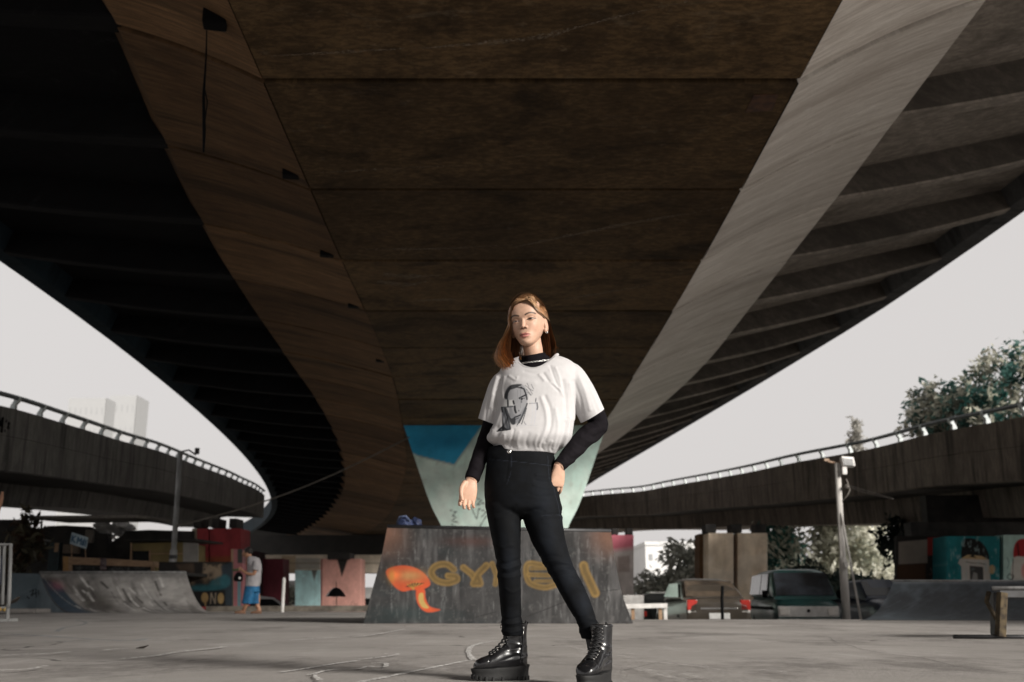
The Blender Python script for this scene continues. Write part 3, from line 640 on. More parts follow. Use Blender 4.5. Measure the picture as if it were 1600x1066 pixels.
# ---- grind bench at the right edge
YB = 8.75
gbn = empty('grind_bench', P(1575, 997, YB), 'low black steel grind bench with rusty legs at the right edge', 'bench')
b = MB(); a = P(1549, 917, YB); e = P(1720, 917, YB); e.z = a.z
bk_ = Vector((.235, .47, 0)); b.quadbox(a, e, e+bk_, a+bk_, (0, 0, -.03)); b.build('seat', m_steel, gbn)
b = MB(); b.tube([a+Vector((0, -.02, -.01)), e+Vector((0, -.02, -.01))], .016, 8); b.build('grind_edge', m_galv, gbn, True)
b = MB(); b.box((a+e)/2+Vector((.03, .0, -.055)), ((e-a).length-.06, .03, .06)); b.box((a+e)/2+Vector((.25, .44, -.062)), ((e-a).length-.06, .03, .06)); b.build('frame', m_steel, gbn)
for x0, x1, yy, mt in ((1551, 1553, .4, m_steel), (1566, 1563, 0, m_rust)):
    b = MB(); t_ = P(x0, 926, YB); t_.y += yy; t_.x += yy*.5; f_ = P(x1, 996, YB); f_.y += yy; f_.x += yy*.5; f_.z = 0.02
    M = (f_-t_).to_track_quat('Z', 'Y').to_matrix(); b.box((t_+f_)/2, (.085, .06, (f_-t_).length), M=M, bev=.006); b.build('leg', mt, gbn)
b = MB(); t_ = P(1546, 925, YB)+Vector((.04, .1, 0)); f_ = P(1554, 968, YB)+Vector((.15, .3, 0)); b.tube([t_, P(1543, 940, YB)+Vector((.06, .15, 0)), f_], .02, 6); b.build('brace', m_rust, gbn, True)
b = MB(); p0 = P(1490, 997.5, YB); p1 = P(1720, 999.5, YB); p0.z = p1.z = .02; b.tube([p0, p1], .016, 8); b.build('base_bar', m_steel, gbn, True)

# ---- poles
m_pale_pole = simple('pale_pole_paint', (.58, .56, .53), (.38, .36, .34), 4, rough=.55, stretch=(1, 1, .25))
def lamp_pole(name, label, base, top, Y, r0, r1, head, stay=None):
    b_ = P(*base, Y); b_.z = LOW if Y > 29.7 or b_.x > 0 else 0; t_ = P(*top, Y); rt = empty(name, b_, label, 'street lamp')
    m = MB(); m.tube([b_, b_.lerp(t_, .45), b_.lerp(t_, .4505), t_], [r0, r0*.96, r1*1.06, r1], 12); m.build('pole', m_pale_pole if b_.x > 0 else m_galv, rt, True)
    return rt, b_, t_
m_lampglass = simple('lamp_glass', (.22, .22, .22), (.15, .15, .15), 3, rough=.2)
lp, b0, t0 = lamp_pole('street_lamp', 'tall pale light pole with a square floodlight and stay wire, beside the dark green van', (1322, 968), (1308, 724), 26, .105, .075, None)
b = MB(); hM = Matrix.Rotation(R(-18), 3, 'X') @ Matrix.Rotation(R(12), 3, 'Z'); hc = P(1324, 722, 25.9); b.box(hc, (.34, .12, .25), M=hM, bev=.02); hb = b.build('floodlight', m_white, lp)
b = MB(); b.box(hc+Vector((0, -.07, -.01)), (.27, .02, .19), M=hM); b.build('lens', m_lampglass, hb)
b = MB(); b.tube([P(1288, 718, 26), P(1296, 722, 26), P(1308, 724, 26), P(1316, 722, 25.95)], .035, 6); b.box(P(1291, 719, 26), (.14, .08, .06), rz=.2); b.build('bracket', simple('rusty_bracket', (.30, .22, .16), (.16, .09, .05), 10), lp)
b = MB(); b.box(P(1319, 736, 25.85), (.12, .1, .19), bev=.02); b.build('junction_box', m_white, lp)
b = MB(); b.tube([P(1322, 748, 25.9), P(1326, 758, 25.9), P(1328, 766, 25.85), P(1324, 774, 25.9), P(1316, 784, 25.95)], .012, 6); b.ball(P(1323, 760, 25.85), .05); b.build('cable_loop', simple('grey_cable', (.3, .27, .24)), lp, True)
b = MB(); b.tube([P(1312, 790, 26), P(1346, 972, 25.2)], .03, 8); b.build('stay_rod', m_pale_pole, lp, True)
b = MB(); b.box(P(1322, 882, 25.85), (.1, .08, .13), bev=.01); b.build('meter_box', m_white, lp)
cb = MB(); cb.tube([P(1323, 757, 25.9), P(1350, 766, 24.8), P(1395, 779, 23.5)], .010, 5); cb.tube([P(1323, 759, 25.9), P(1350, 770, 24.8), P(1395, 780, 23.5)], .008, 5); tag(cb.build('overhead_wire', simple('wire_grey', (.16, .14, .13))), 'pair of thin grey wires running from the pale pole to the right flyover', 'wire')
lp2, b1, t1 = lamp_pole('street_lamp', 'slim paint spattered light pole standing behind the grey quarter pipe at the left', (270, 896), (282, 706), 30.5, .115, .075, None)
b = MB(); b.tube([t1, t1+Vector((.25, 0, .05)), P(306, 711, 30.5)], .025, 6); b.build('bracket', m_steel, lp2, True)
b = MB(); b.box(P(308, 705, 30.5), (.14, .16, .18), rz=.3, bev=.02); b.build('floodlight', m_steel, lp2)
for yy in (818, 826, 838, 862, 878):
    b = MB(); q = b1.lerp(t1, (896-yy)/190.); b.lathe([(.118, -.05), (.121, 0), (.118, .06)], q, 12); b.build('band', m_steel if yy % 4 else m_white, lp2)
cb = MB(); pts = []
for i in range(25):
    t = i/24; x = 276+(640-276)*t; y = 822+(683-822)*t+15*math.sin(math.pi*t); pts.append(P(x, y, 30.4+(36-30.4)*t))
cb.tube(pts, .022, 6); tag(cb.build('overhead_wire', simple('wire_pale', (.13, .115, .10))), 'long pale cable sagging from the spattered pole up to the overpass', 'wire')

# ---- kerb wall, post
b = MB(); b.quadbox((P(325, 947, 29.2).x, 29.0, 0), (P(602, 947, 30).x, 29.9, 0), (P(602, 947, 30).x, 29.9, .17), (P(325, 947, 29.2).x, 29.0, .15), (0, .4, 0))
tag(b.build('kerb_wall', simple('kerb_stone', (.16, .14, .115), (.07, .06, .05), 3, rough=.95)), 'long low stained kerb wall closing the plaza behind the man', 'kerb')
b = MB(); q = P(441, 958, 27.6); q.z = 0; b.lathe([(.04, 0), (.045, .02), (.045, .84), (.038, .88), (.0, .89)], q, 12); tag(b.build('marker_post', m_white, None, True), 'slim white post standing on the plaza right of the man', 'post')

# ---- painted piers and walls in the distance, left of the wedge
def slab_pier(name, label, x0, x1, yt, Y, t, base, paintx=None, cat='pier', rp=1.2, zb=LOW, parent=None):
    a = P(x0, 938, Y); yb = 938-(zb-H)*F/(CT*((Y)*CT+(zb-H)*ST))
    def pf(X, Yp):
        p = Paint(X, Yp, base); p.noise(.08, .02, .45, .75, tuple(np.array(base)*.7), .6, int(x0) % 17, 5).noise(.2, .2, .6, .8, tuple(np.array(base)*1.25), .5, 3)
        if paintx: paintx(p)
        return p
    o = pxpanel(name, x0, x1, yt, yb, Y, t, pf, m_wall, parent, rp)
    if label: tag(o, label, cat)
    return o
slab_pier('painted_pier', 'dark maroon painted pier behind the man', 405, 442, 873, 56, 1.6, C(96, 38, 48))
slab_pier('painted_pier', 'maroon pier in deep shade directly behind the man in blue shorts', 370, 404, 862, 55, 1.6, C(42, 18, 22))  # darker maroon: the deep shade is put into the base colour
slab_pier('painted_pier', 'pale blue painted pier with a dark point at its top', 461, 500, 891, 62, 1.6, C(190, 228, 230), lambda p: p.poly([(486, 889), (496, 889), (491, 908)], C(105, 105, 100), 1, 1).poly([(474, 886), (496, 886), (496, 892), (474, 891)], C(20, 22, 22), 1, 1))  # dark triangle and cap drawn at the upper edge
slab_pier('painted_pier', 'dusty pink painted pier with a black point at its top', 501, 563, 873, 55, 1.8, C(214, 160, 148), lambda p: p.poly([(526, 870), (545, 870), (534, 902)], C(40, 36, 34), 1, 1).poly([(501, 870), (504, 870), (503, 950), (500, 950)], C(110, 50, 48), 1, 1).noise(.1, .02, .6, .8, C(196, 150, 140), .5, 9).stroke(smooth_open([(548, 945), (551, 940), (556, 945), (560, 941)], 4), .8, C(90, 60, 56), .7))  # black triangle drawn down from the upper edge
b = MB(); b.box(P(533, 870, 55.6), (1.2, 1.6, .35), bev=.04); tag(b.build('pier_cap', m_dark), 'small black bearing block on top of the dusty pink pier', 'pier cap')
bm_ = slab_pier('crossing_girder', 'distant cream girder with tan panels spanning behind the pink pier', 380, 606, 867, 68, 3.0, C(214, 200, 182), lambda p: p.poly([(440, 868), (462, 868), (462, 896), (440, 896)], C(150, 128, 100), .8, 2).poly([(462, 872), (500, 872), (500, 890), (462, 890)], C(140, 138, 132), .8, 2).stroke([(380, 880), (606, 880)], 2, C(120, 105, 88), .6), cat='girder', zb=2.05)
# piers below the flyovers
def fly_pier(parent, xs, yt, Y, t, base, paintx=None, capw=None):
    for i, (x0, x1) in enumerate(xs): slab_pier('pier', None, x0, x1, yt, Y, t, base, paintx, parent=parent, zb=LOW)
    if capw:
        b = MB(); c_ = P((capw[0]+capw[1])/2, yt, Y+t/2); w_ = (P(capw[1], yt, Y)-P(capw[0], yt, Y)).x
        for k in (-.4, 0, .38):
            b = MB(); b.box(c_+Vector((w_*k, 0, .16)), (w_*.16, t*.7, .34)); b.build('bearing', m_dark, parent)
fly_pier(flyL, [(308, 326), (328, 376)], 826, 37.5, 1.4, C(150, 56, 60), lambda p: p.poly([(300, 872), (380, 868), (380, 884), (300, 884)], C(130, 80, 40), .7, 4).noise(.1, .05, .5, .8, C(90, 30, 36), .5, 5), (306, 378))
fly_pier(flyL, [(300, 308)], 826, 37.7, 1.2, C(150, 140, 120))
fly_pier(flyR, [(1107, 1146), (1153, 1199)], 833, 43.0, 1.4, C(226, 206, 184), lambda p: p.noise(.12, .015, .5, .8, C(190, 164, 140), .6, 3).noise(.03, .04, .55, .7, C(236, 220, 204), .5, 12), (1097, 1198))
fly_pier(flyR, [(1093, 1106)], 834, 44.2, 1.2, C(104, 78, 56))
fly_pier(flyR, [(956, 990)], 836, 58, 1.5, C(214, 204, 200), lambda p: p.poly([(950, 830), (995, 830), (995, 856), (950, 862)], C(196, 92, 112), .9, 10).poly([(965, 870), (984, 868), (984, 894), (966, 894)], C(150, 128, 120), .6, 2), (930, 990))
# mural piers at the right
def p_mur(p):
    K = C(20, 20, 20); p.poly(smooth_closed([(1503, 872), (1505, 846), (1514, 841), (1530, 845), (1541, 857), (1545, 874), (1525, 868)], 5), K, 1, 1.5)
    p.poly([(1503, 872), (1512, 867), (1534, 869), (1545, 875), (1541, 880), (1504, 878)], C(176, 150, 112), 1, 1.5).poly([(1514, 870), (1520, 867), (1526, 872)], K, 1, 1)
    p.poly([(1500, 873), (1545, 875), (1548, 910), (1503, 910), (1502, 885), (1497, 880)], C(178, 172, 166), 1, 1.5).poly([(1515, 884), (1536, 886), (1537, 910), (1516, 910)], C(62, 60, 60), 1, 1)
    p.poly([(1518, 908), (1521, 894), (1527, 896), (1528, 908)], C(130, 128, 126), 1, 1.5).ell((1550, 890), (5, 7), C(176, 150, 112), 1, .3).stroke([(1510, 878), (1520, 880), (1530, 880), (1540, 882)], 1.5, C(90, 86, 84), .8)
    for x in range(1484, 1500, 4): p.stroke([(x, 885), (x+2, 890)], 1, C(14, 70, 80), .8)
    for x in range(1486, 1502, 3): p.stroke([(x, 855), (x+2, 853)], 1.2, C(14, 84, 92), .6)
    p.noise(.3, .1, .62, .75, C(150, 170, 172), .5, 6)
slab_pier('mural_pier', 'teal pier with a painted figure in a black cap holding a white sheet', 1479, 1562, 838, 30, 1.2, C(26, 110, 116), p_mur, rp=.7)
def p_mur2(p):
    p.poly(smooth_closed([(1584, 872), (1586, 850), (1600, 842), (1640, 850), (1640, 880), (1600, 876)], 5), C(150, 30, 36), 1, 1.5).stroke([(1590, 850), (1592, 868)], 3, C(60, 12, 16), .8)
    p.poly(smooth_closed([(1583, 874), (1600, 870), (1640, 876), (1640, 910), (1584, 910)], 4), C(190, 186, 180), 1, 1.5).stroke([(1583, 874), (1582, 910)], 1.2, C(50, 50, 50), .9).stroke(smooth_open([(1578, 896), (1574, 902), (1580, 906), (1584, 900), (1579, 898)], 4), 1.3, C(40, 40, 40), .9).stroke([(1574, 872), (1577, 880), (1574, 888)], 1.1, C(50, 60, 60), .8).ell((1604, 892), (8, 14), C(196, 120, 116), .8, .3)
slab_pier('mural_pier', 'pale blue pier with a red and white painted shape, cut by the right frame edge', 1568, 1680, 836, 30, 1.2, C(168, 196, 190), p_mur2, rp=.8)
def p_fen(p):
    p.poly([(1404, 847), (1449, 843), (1449, 880), (1404, 882)], C(118, 110, 102), 1, 1.5).poly([(1449, 840), (1478, 839), (1478, 868), (1449, 868)], C(118, 32, 26), 1, 1.5).poly([(1402, 883), (1446, 880), (1446, 910), (1402, 910)], C(66, 42, 24), .8, 3).stroke(smooth_open([(1454, 888), (1458, 894), (1464, 887), (1470, 893), (1474, 886)], 4), 1.3, C(96, 90, 84), .8).stroke(smooth_open([(1452, 898), (1460, 896), (1468, 900), (1476, 895)], 4), 1.2, C(96, 60, 50), .8)
slab_pier('hoarding', 'patched hoarding of grey, red and brown boards left of the teal mural', 1401, 1479, 838, 31, .2, C(26, 22, 20), p_fen, 'hoarding', .8)
b = MB(); b.box(P(1560, 862, 34), (4.6, .5, 3.6)); b.box(P(1640, 832, 33), (9, .6, .6)); tag(b.build('dark_shed', m_dark), 'black unlit shed wall between and behind the two mural piers', 'shed')

# ---- left clutter below the flyover
def p_board(X, Y):
    p = Paint(X, Y, C(30, 26, 24)); p.poly([(318, 880), (350, 880), (346, 915), (316, 912)], C(128, 112, 94), .9, 4).noise(.1, .1, .5, .6, C(22, 20, 18), .8, 5).poly([(345, 884), (362, 880), (362, 946), (352, 946)], C(44, 54, 62), .9, 3)
    p.poly([(275, 882), (302, 880), (306, 905), (290, 905)], C(72, 58, 46), .9, 4); p.poly(smooth_closed([(300, 915), (322, 912), (345, 900), (357, 908), (350, 920), (325, 924), (300, 922)], 4), C(32, 78, 86), .9, 5)
    for k in range(14): p.blot((292+random.random()*45, 888+random.random()*25), (4, 4), C(24, 20, 18) if random.random() < .6 else C(92, 78, 62), .8)
    p.ell((352, 908), (8, 10), C(46, 96, 106), .8, .5).poly([(302, 925), (352, 922), (352, 948), (310, 948)], C(16, 14, 14), 1, 2)
    p.ell((320, 934), (5.5, 8), C(128, 104, 68), 1, .3).ell((345, 935), (5, 8.5), C(140, 116, 76), 1, .3)
    p.stroke([(329, 943), (330, 927), (336, 943), (337, 927)], 2, C(118, 106, 92), 1)
    p.stroke([(320, 934), (321, 946)], 2.2, C(128, 104, 68), .9)
    return p
b = pxpanel('graffiti_board', 248, 362, lambda u: 878, 948, 30.0, .15, p_board, m_ply, None, .8); tag(b, 'graffiti covered board with yellow letters, behind the grey quarter pipe', 'board')
def p_strip(X, Y): return Paint(X, Y, C(150, 96, 100)).poly([(360, 850), (365, 850), (365, 960), (360, 960)], C(140, 112, 92), 1, 1).poly([(371, 900), (376, 900), (376, 960), (371, 960)], C(96, 128, 136), 1, 1).poly([(371, 855), (379, 855), (379, 880), (371, 880)], C(58, 60, 58), 1, 2)
tag(pxpanel('striped_pillar', 361, 379, 858, 949, 31, .4, p_strip, m_wall, None, .8), 'narrow pink and blue striped pillar left of the man', 'pillar')
st = empty('counter', P(165, 895, 31), 'low tan wooden counter with a black panel behind the ramp deck', 'counter')
b = MB(); Y = 31.0; q = lambda x, y, d=0: P(x, y, Y)+Vector((0, d, 0))
b.quadbox(q(107, 870), q(240, 877), q(240, 886), q(107, 882), (0, .9, 0)); b.build('top', m_wood, st)
b = MB(); b.quadbox(q(107, 882), q(112, 882), q(112, 905), q(107, 905), (0, .1, 0)); b.quadbox(q(236, 886), q(240, 886), q(240, 905), q(236, 905), (0, .1, 0)); b.build('frame', m_wood, st)
b = MB(); b.quadbox(q(96, 869, .1), q(107, 870), q(107, 906), q(96, 906, .1), (0, .9, 0)); b.build('side_panel', simple('ochre_wood', (.30, .16, .045), (.2, .1, .03), 3), st)
def p_pan(X, Y): 
    p = Paint(X, Y, C(26, 27, 28)).noise(.2, .3, .55, .75, C(80, 82, 82), .8, 4).noise(.5, .3, .6, .7, C(96, 96, 94), .6, 9)
    return p.poly([(156, 873), (167, 873), (167, 893), (156, 893)], C(58, 30, 36), .9, 1).stroke([(158, 884), (165, 884)], 1, C(130, 120, 120), .8)
pxpanel('front_panel', 112, 236, 882, 906, 31.06, .04, p_pan, m_ply, st, .8)
b = MB(); b.quadbox(q(157, 872, -.03), q(167, 872.5, -.03), q(167, 890, -.03), q(157, 890, -.03), (0, .02, 0)); b.build('poster', simple('maroon_poster', (.05, .018, .024), (.16, .13, .13), 14), st)
def p_sign(X, Y):
    p = Paint(X, Y, C(172, 190, 200)); B = C(16, 72, 106)
    e = lambda u, v: (112.5+u*25+v*-3.6, 832+u*8.2+v*17.5)
    for s_ in ([(.08, .22), (.08, .78)], [(.26, .22), (.1, .5), (.28, .78)], [(.42, .78), (.42, .22), (.53, .55), (.64, .22), (.64, .78)], [(.74, .4), (.74, .78)], [(.82, .22), (.82, .78)], [(.93, .3), (.93, .78)]):
        p.stroke([e(*k) for k in s_], 2.1, B, .95, 1)
    return p
sg = empty('hand_sign', P(122, 870, 32), 'tilted white sign with thick blue letters above the wooden counter', 'sign')
def sfn(U, V, d):
    u, v = U/25, V/17.5; p = P(112.5+u*25-(1-v)*3.6, 832+u*8.2+(1-v)*17.5, 32); p.y += d; return p
panel('sign_board', sfn, 25, 17.5, .04, lambda U, V: p_sign(112.5+U/25*25-(1-V/17.5)*3.6, 832+U/25*8.2+(1-V/17.5)*17.5), m_ply, sg, .4)
b = MB(); b.tube([P(112, 848, 32.05), P(112, 905, 32.05)], .012, 5); b.tube([P(133, 856, 32.05), P(136, 905, 32.05)], .012, 5); b.build('stake', m_wood, sg)
sh = empty('shed', P(245, 900, 34), 'small mustard yellow shed with a dark window and flat overhanging roof', 'shed')
m_must = simple('mustard_wall', (.23, .175, .075), (.17, .13, .058), 1.5, rough=.85)
b = MB(); Y = 34.
b.quadbox(q(207, 849), q(286, 847), q(286, 930), q(207, 930), (0, 2.5, 0)); b.build('wall', m_must, sh)
b = MB(); b.quadbox(q(286, 847), q(309, 849), q(309, 930), q(286, 930), (0, .1, 0)); b.build('side_panel', simple('grey_sheet', (.33, .31, .29), (.25, .24, .22), 2), sh)
b = MB(); b.quadbox(q(198, 846, -.4), q(312, 846, -.4), q(312, 843, -.4), q(198, 844, -.4), (0, 3.2, .05)); b.build('roof', m_dark, sh)
b = MB(); b.quadbox(q(208, 861, -.03), q(234, 861, -.03), q(234, 877, -.03), q(208, 877, -.03), (0, .04, 0)); b.build('window', m_glass, sh)
b = MB(); b.tube([q(206, 848, -.05), q(205, 880, -.05)], .03, 6); b.tube([q(235, 860, -.05), q(235, 878, -.05)], .03, 5); b.tube([q(236, 865.5, -.04), q(286, 865.5, -.04)], .02, 5); b.build('trim', m_wood, sh)
# black stall backs below the ramp with gaps of sky above
stl = empty('stall_row', P(90, 900, 36), 'long unlit market stall wall with a ragged top, below the left flyover', 'stall')
b = MB(); Y = 36.; topl = [(-60, 812), (38, 812), (42, 822), (60, 826), (74, 822), (100, 821), (140, 823), (150, 832), (168, 834), (172, 850), (180, 842), (190, 838), (196, 830), (232, 828), (300, 830), (300, 930), (-60, 930)]
b.prism([P(x, y, Y) for x, y in topl], (0, .3, 0)); b.build('back_wall', m_dark, stl)
for x, y, ww, hh, mt in ((140, 838, 9, 20, simple('grey_card', (.16, .14, .12))), (86, 870, 12, 44, simple('teal_dim', (.028, .045, .05), (.02, .03, .034), 3)), (112, 858, 22, 14, simple('cardboard', (.15, .115, .085), (.1, .075, .055), 5)), (90, 856, 5, 14, m_wood)):
    b = MB(); a = P(x-ww/2, y-hh/2, Y-.5); c_ = P(x+ww/2, y+hh/2, Y-.5); b.box((a+c_)/2, (abs(c_.x-a.x), .3, abs(a.z-c_.z)), rz=.15, bev=.02); b.build('goods', mt, stl)
b = MB(); c_ = P(62, 850, 35.5); b.tube([P(48, 838, 35.4), P(80, 846, 35.4)], .03); b.tube([P(62, 845, 35.4), P(72, 850, 35.4)], .03, 5); b.build('shelf', m_galv, stl)
aw = MB(); aw.quadbox(P(38, 806, 33), P(215, 805, 33), P(213, 809, 33), P(42, 811, 33), (0, 3.2, .1)); tag(aw.build('awning', simple('awning_tin', (.20, .18, .16), (.12, .11, .1), 2, stretch=(8, 1, 1))), 'long thin tin awning edge under the left flyover', 'awning')
b = MB(); a = P(155, 822, 36.5)
for k in range(26):
    c_ = P(155+random.random()*48, 820+random.random()*34*random.random(), 37+random.random()*2); b.add(*lump(c_, (.2, .2, .14), k*1.3, .5))
tag(b.build('tarpaulin_pile', simple('pale_plastic', (.55, .54, .53), (.3, .3, .3), 3)), 'heap of pale plastic sheets on top of the stall wall', 'tarpaulin')
# barricade at the left frame edge
br = empty('barricade', P(8, 955, 16), 'white barred metal barricade at the left frame edge', 'barricade')
b = MB(); Y = 16.; a = P(16.5, 856, Y); 
b.tube([P(-40, 852, Y), P(17, 851, Y), P(14, 940, Y), P(12.5, 951, Y)], .03, 8); b.build('frame', m_galv, br, True)
for x in (-9, -2.5, 5.5):
    b = MB(); b.tube([P(x+1.5, 853, Y), P(x-2, 945, Y)], .025, 8); b.build('bar', m_galv, br, True)
b = MB(); f_ = P(12.5, 957, Y); f_.z = .02; f2 = P(-40, 957, Y); f2.z = .02; b.tube([P(13, 944, Y), f_], .03, 8); b.box(f_, (.1, .5, .04)); b.build('foot', m_galv, br); b = MB(); b.tube([P(-40, 940, Y), f2], .03); b.build('foot', m_galv, br)
# umbrella
um = empty('umbrella', P(526, 946, 47), 'small black and white parasol standing before the pink pier', 'umbrella')
b = MB(); cu = P(525, 922, 47); ru = abs(P(541, 930, 47).x-cu.x)
b2 = MB(); nn = 8; apex = cu+Vector((0, 0, .12))
def gore(k):
    o = []
    for t in (0, .35, .7, 1.):
        for da in (0, .5, 1):
            an = 2*math.pi*(k+da)/nn; rr = ru*t*(1-.06*math.sin(math.pi*da)*t); o.append(apex+Vector((rr*math.cos(an), rr*math.sin(an), -.42*t*t+.03*math.sin(math.pi*da)*t)))
    return o, [(i*3+j, (i+1)*3+j, (i+1)*3+j+1, i*3+j+1) for i in range(3) for j in range(2)]
for k in range(nn): (b2 if k in (4, 3, 2) else b).add(*gore(k))
b.build('canopy_black', m_black, um); b2.build('canopy_white', m_white, um)
b = MB(); b.tube([apex+Vector((0, 0, .25)), P(526, 950, 47)], .02, 6); b.build('pole', m_rust, um)
# bench-like table right of the wedge, thin bollard
tb = empty('table', P(1010, 966, 22), 'long white low table standing right of the wedge', 'table'); Y = 22.
b = MB(); b.quadbox(q(975, 944), q(1043, 943), q(1043, 950), q(975, 951), (0, .8, 0)); b.build('tabletop', m_white, tb)
for x in (990, 1033, 1041):
    b = MB(); p0, p1 = P(x, 950, Y), P(x, 985, Y); p1.z = LOW; b.box((p0+p1)/2+Vector((0, .1, 0)), (.07, .07, abs(p0.z-p1.z))); b.build('leg', m_white if x > 1035 else m_wood, tb)
b = MB(); p1 = P(1128, 966, 20); p1.z = LOW; b.tube([p1, P(1128, 935, 20), P(1129, 916, 20)], [.035, .03, .03], 8); tag(b.build('thin_bollard', m_black), 'thin dark post standing in front of the parked sedan', 'post')
# ================= vehicles, trees and far buildings
def paintmat(name, c, rough=.25, metal=.3):
    m = simple(name, c, tuple(x*.8 for x in c), 3, rough=rough+.1, bump=0, spec=.4, metal=0, coat=.2); return m
m_red = simple('tail_red', (.55, .05, .04), (.45, .04, .03), 6, rough=.2, bump=0)
m_lite = simple('lamp_clear', (.75, .72, .68), (.6, .58, .55), 8, rough=.12, bump=0)
m_chrome = simple('chrome', (.7, .69, .67), (.6, .59, .58), 8, rough=.18, bump=0, metal=.9)
m_plate = simple('number_plate', (.7, .7, .69), (.6, .6, .59), 9, rough=.5)
def loft_sections(secs, n=14, ex=3.2):
    """secs: (x, z0, z1, half width bottom, half width top) along the length -> body shell with rounded box sections"""
    V = []
    for (x, z0, z1, w0, w1) in secs:
        for k in range(n):
            a = 2*math.pi*(k+.5)/n; c, s_ = math.cos(a), math.sin(a)
            sx = math.copysign(abs(c)**(2/ex), c); sz = math.copysign(abs(s_)**(2/ex), s_)
            t = (sz+1)/2; V.append(Vector((x, (w0+(w1-w0)*t)*sx, z0+(z1-z0)*t)))
    m = len(secs); F_ = [(i*n+k, (i+1)*n+k, (i+1)*n+(k+1) % n, i*n+(k+1) % n) for i in range(m-1) for k in range(n)]
    F_ += [tuple(range(n)), tuple((m-1)*n+k for k in range(n-1, -1, -1))]
    return V, F_
def wheel(parent, c, r, M):
    b = MB(); RM = M @ Matrix.Rotation(R(90), 3, 'X')
    b.lathe([(r*.6, -.1), (r*.93, -.1), (r, -.06), (r, .06), (r*.93, .1), (r*.6, .1)], c, 20, RM); w_ = b.build('wheel', m_rubber, parent, auto=40)
    b = MB(); b.lathe([(r*.15, -.09), (r*.6, -.085), (r*.62, 0), (r*.6, .085), (r*.15, .09)], c, 16, RM); b.build('rim', m_galv, w_, auto=40)
def car(name, label, loc, heading, body, cabin, wheels, paint, glassq, extras, cat='car', wr=.31, ex=4., gm=None):
    rt = empty(name, loc, label, cat); M = Matrix.Rotation(heading, 3, 'Z'); L = Vector(loc)
    T = lambda p: M @ Vector(p)+L
    b = MB(); v, f = loft_sections(body, 20, ex); b.add([T(p) for p in v], f); b.build('body', paint, rt, auto=35)
    b = MB(); v, f = loft_sections(cabin, 20, 5.); b.add([T(p) for p in v], f); b.build('cabin', paint, rt, auto=35)
    for (x, y) in wheels: wheel(rt, T((x, y, wr)), wr, M)
    for nm, quad in glassq:
        b = MB(); q4 = [T(p) for p in quad]; nrm = (q4[1]-q4[0]).cross(q4[2]-q4[0]).normalized(); b.quadbox(*q4, nrm*-.02); b.build(nm, gm if gm and nm in ('rear_window', 'windshield') else m_glass, rt)
    for nm, c, d, mt in extras:
        b = MB(); b.box(T(c), d, M=M, bev=.02); b.build(nm, mt, rt)
    return rt
# sedan seen from behind-left (x forward)
sed_body = [(-2.12,.38,.88,.66,.70),(-2.05,.27,.98,.78,.78),(-1.5,.22,1.0,.84,.80),(-.6,.2,.98,.85,.80),(.6,.2,.95,.85,.80),(1.3,.2,.92,.84,.76),(1.95,.25,.80,.78,.70),(2.15,.36,.68,.66,.62)]
sed_cab = [(-1.60,.9,1.0,.76,.74),(-1.35,.9,1.22,.77,.69),(-.95,.9,1.42,.78,.64),(-.2,.9,1.47,.78,.63),(.35,.9,1.40,.78,.62),(.9,.9,1.05,.74,.66),(1.05,.9,.96,.72,.68)]
m_tanglass = simple('reflection_tint_glass', (.12, .092, .068), (.04, .032, .026), 2.2, rough=.25, bump=0)  # tan reflection on the rear window put into the glass colour
def sedan(name, label, loc, hd, paint, rear=None):
    g = [('rear_window', [(-1.62,.68,1.03),(-1.62,-.68,1.03),(-1.04,-.58,1.39),(-1.04,.58,1.39)]), ('windshield', [(.98,-.58,1.05),(.98,.58,1.05),(.42,.5,1.36),(.42,-.5,1.36)]),
         ('side_window', [(-1.2,.775,1.0),(-.85,.70,1.34),(.3,.69,1.34),(.75,.75,1.02)]), ('side_window', [(.75,-.75,1.02),(.3,-.69,1.34),(-.85,-.70,1.34),(-1.2,-.775,1.0)])]
    e = [('tail_light', (-2.06,.64,.82), (.12,.24,.24), m_red), ('tail_light', (-2.06,-.64,.82), (.12,.24,.24), m_red), ('reverse_light', (-2.07,.64,.67), (.1,.22,.07), m_lite), ('reverse_light', (-2.07,-.64,.67), (.1,.22,.07), m_lite),
         ('number_plate', (-2.125,0,.56), (.03,.5,.15), m_plate), ('bumper', (-2.05,0,.40), (.22,1.52,.2), paint), ('headlight', (2.0,.55,.66), (.12,.3,.14), m_lite), ('headlight', (2.0,-.55,.66), (.12,.3,.14), m_lite), ('chrome_strip', (-2.12,0,.74), (.03,.9,.04), m_chrome), ('spoiler', (-2.0,0,1.0), (.14,1.2,.03), paint)]
    return car(name, label, loc, hd, sed_body, sed_cab, [(-1.3,.72),(-1.3,-.72),(1.3,.72),(1.3,-.72)], paint, g, e, gm=rear)
p_s = P(1108, 938, 27.2)
sedan('parked_sedan', 'black sedan with tan rear window and red tail lights, seen from behind', (4.80, 27.2, LOW), R(93), paintmat('black_car_paint', (.07, .058, .046), .25, .3), m_tanglass)
p_s = P(415, 938, 45)
sedan('parked_car', 'white car whose roof shows just behind the man in blue shorts', (p_s.x, 45, -.98), R(12), paintmat('white_car_paint', (.6, .6, .6), .3, 0))
p_s = P(490, 938, 49)
sedan('parked_car', 'low black car parked in front of the pale blue pier', (p_s.x, 49, -1.42), R(5), paintmat('black_car_paint_dull', (.02, .02, .022), .4, 0))
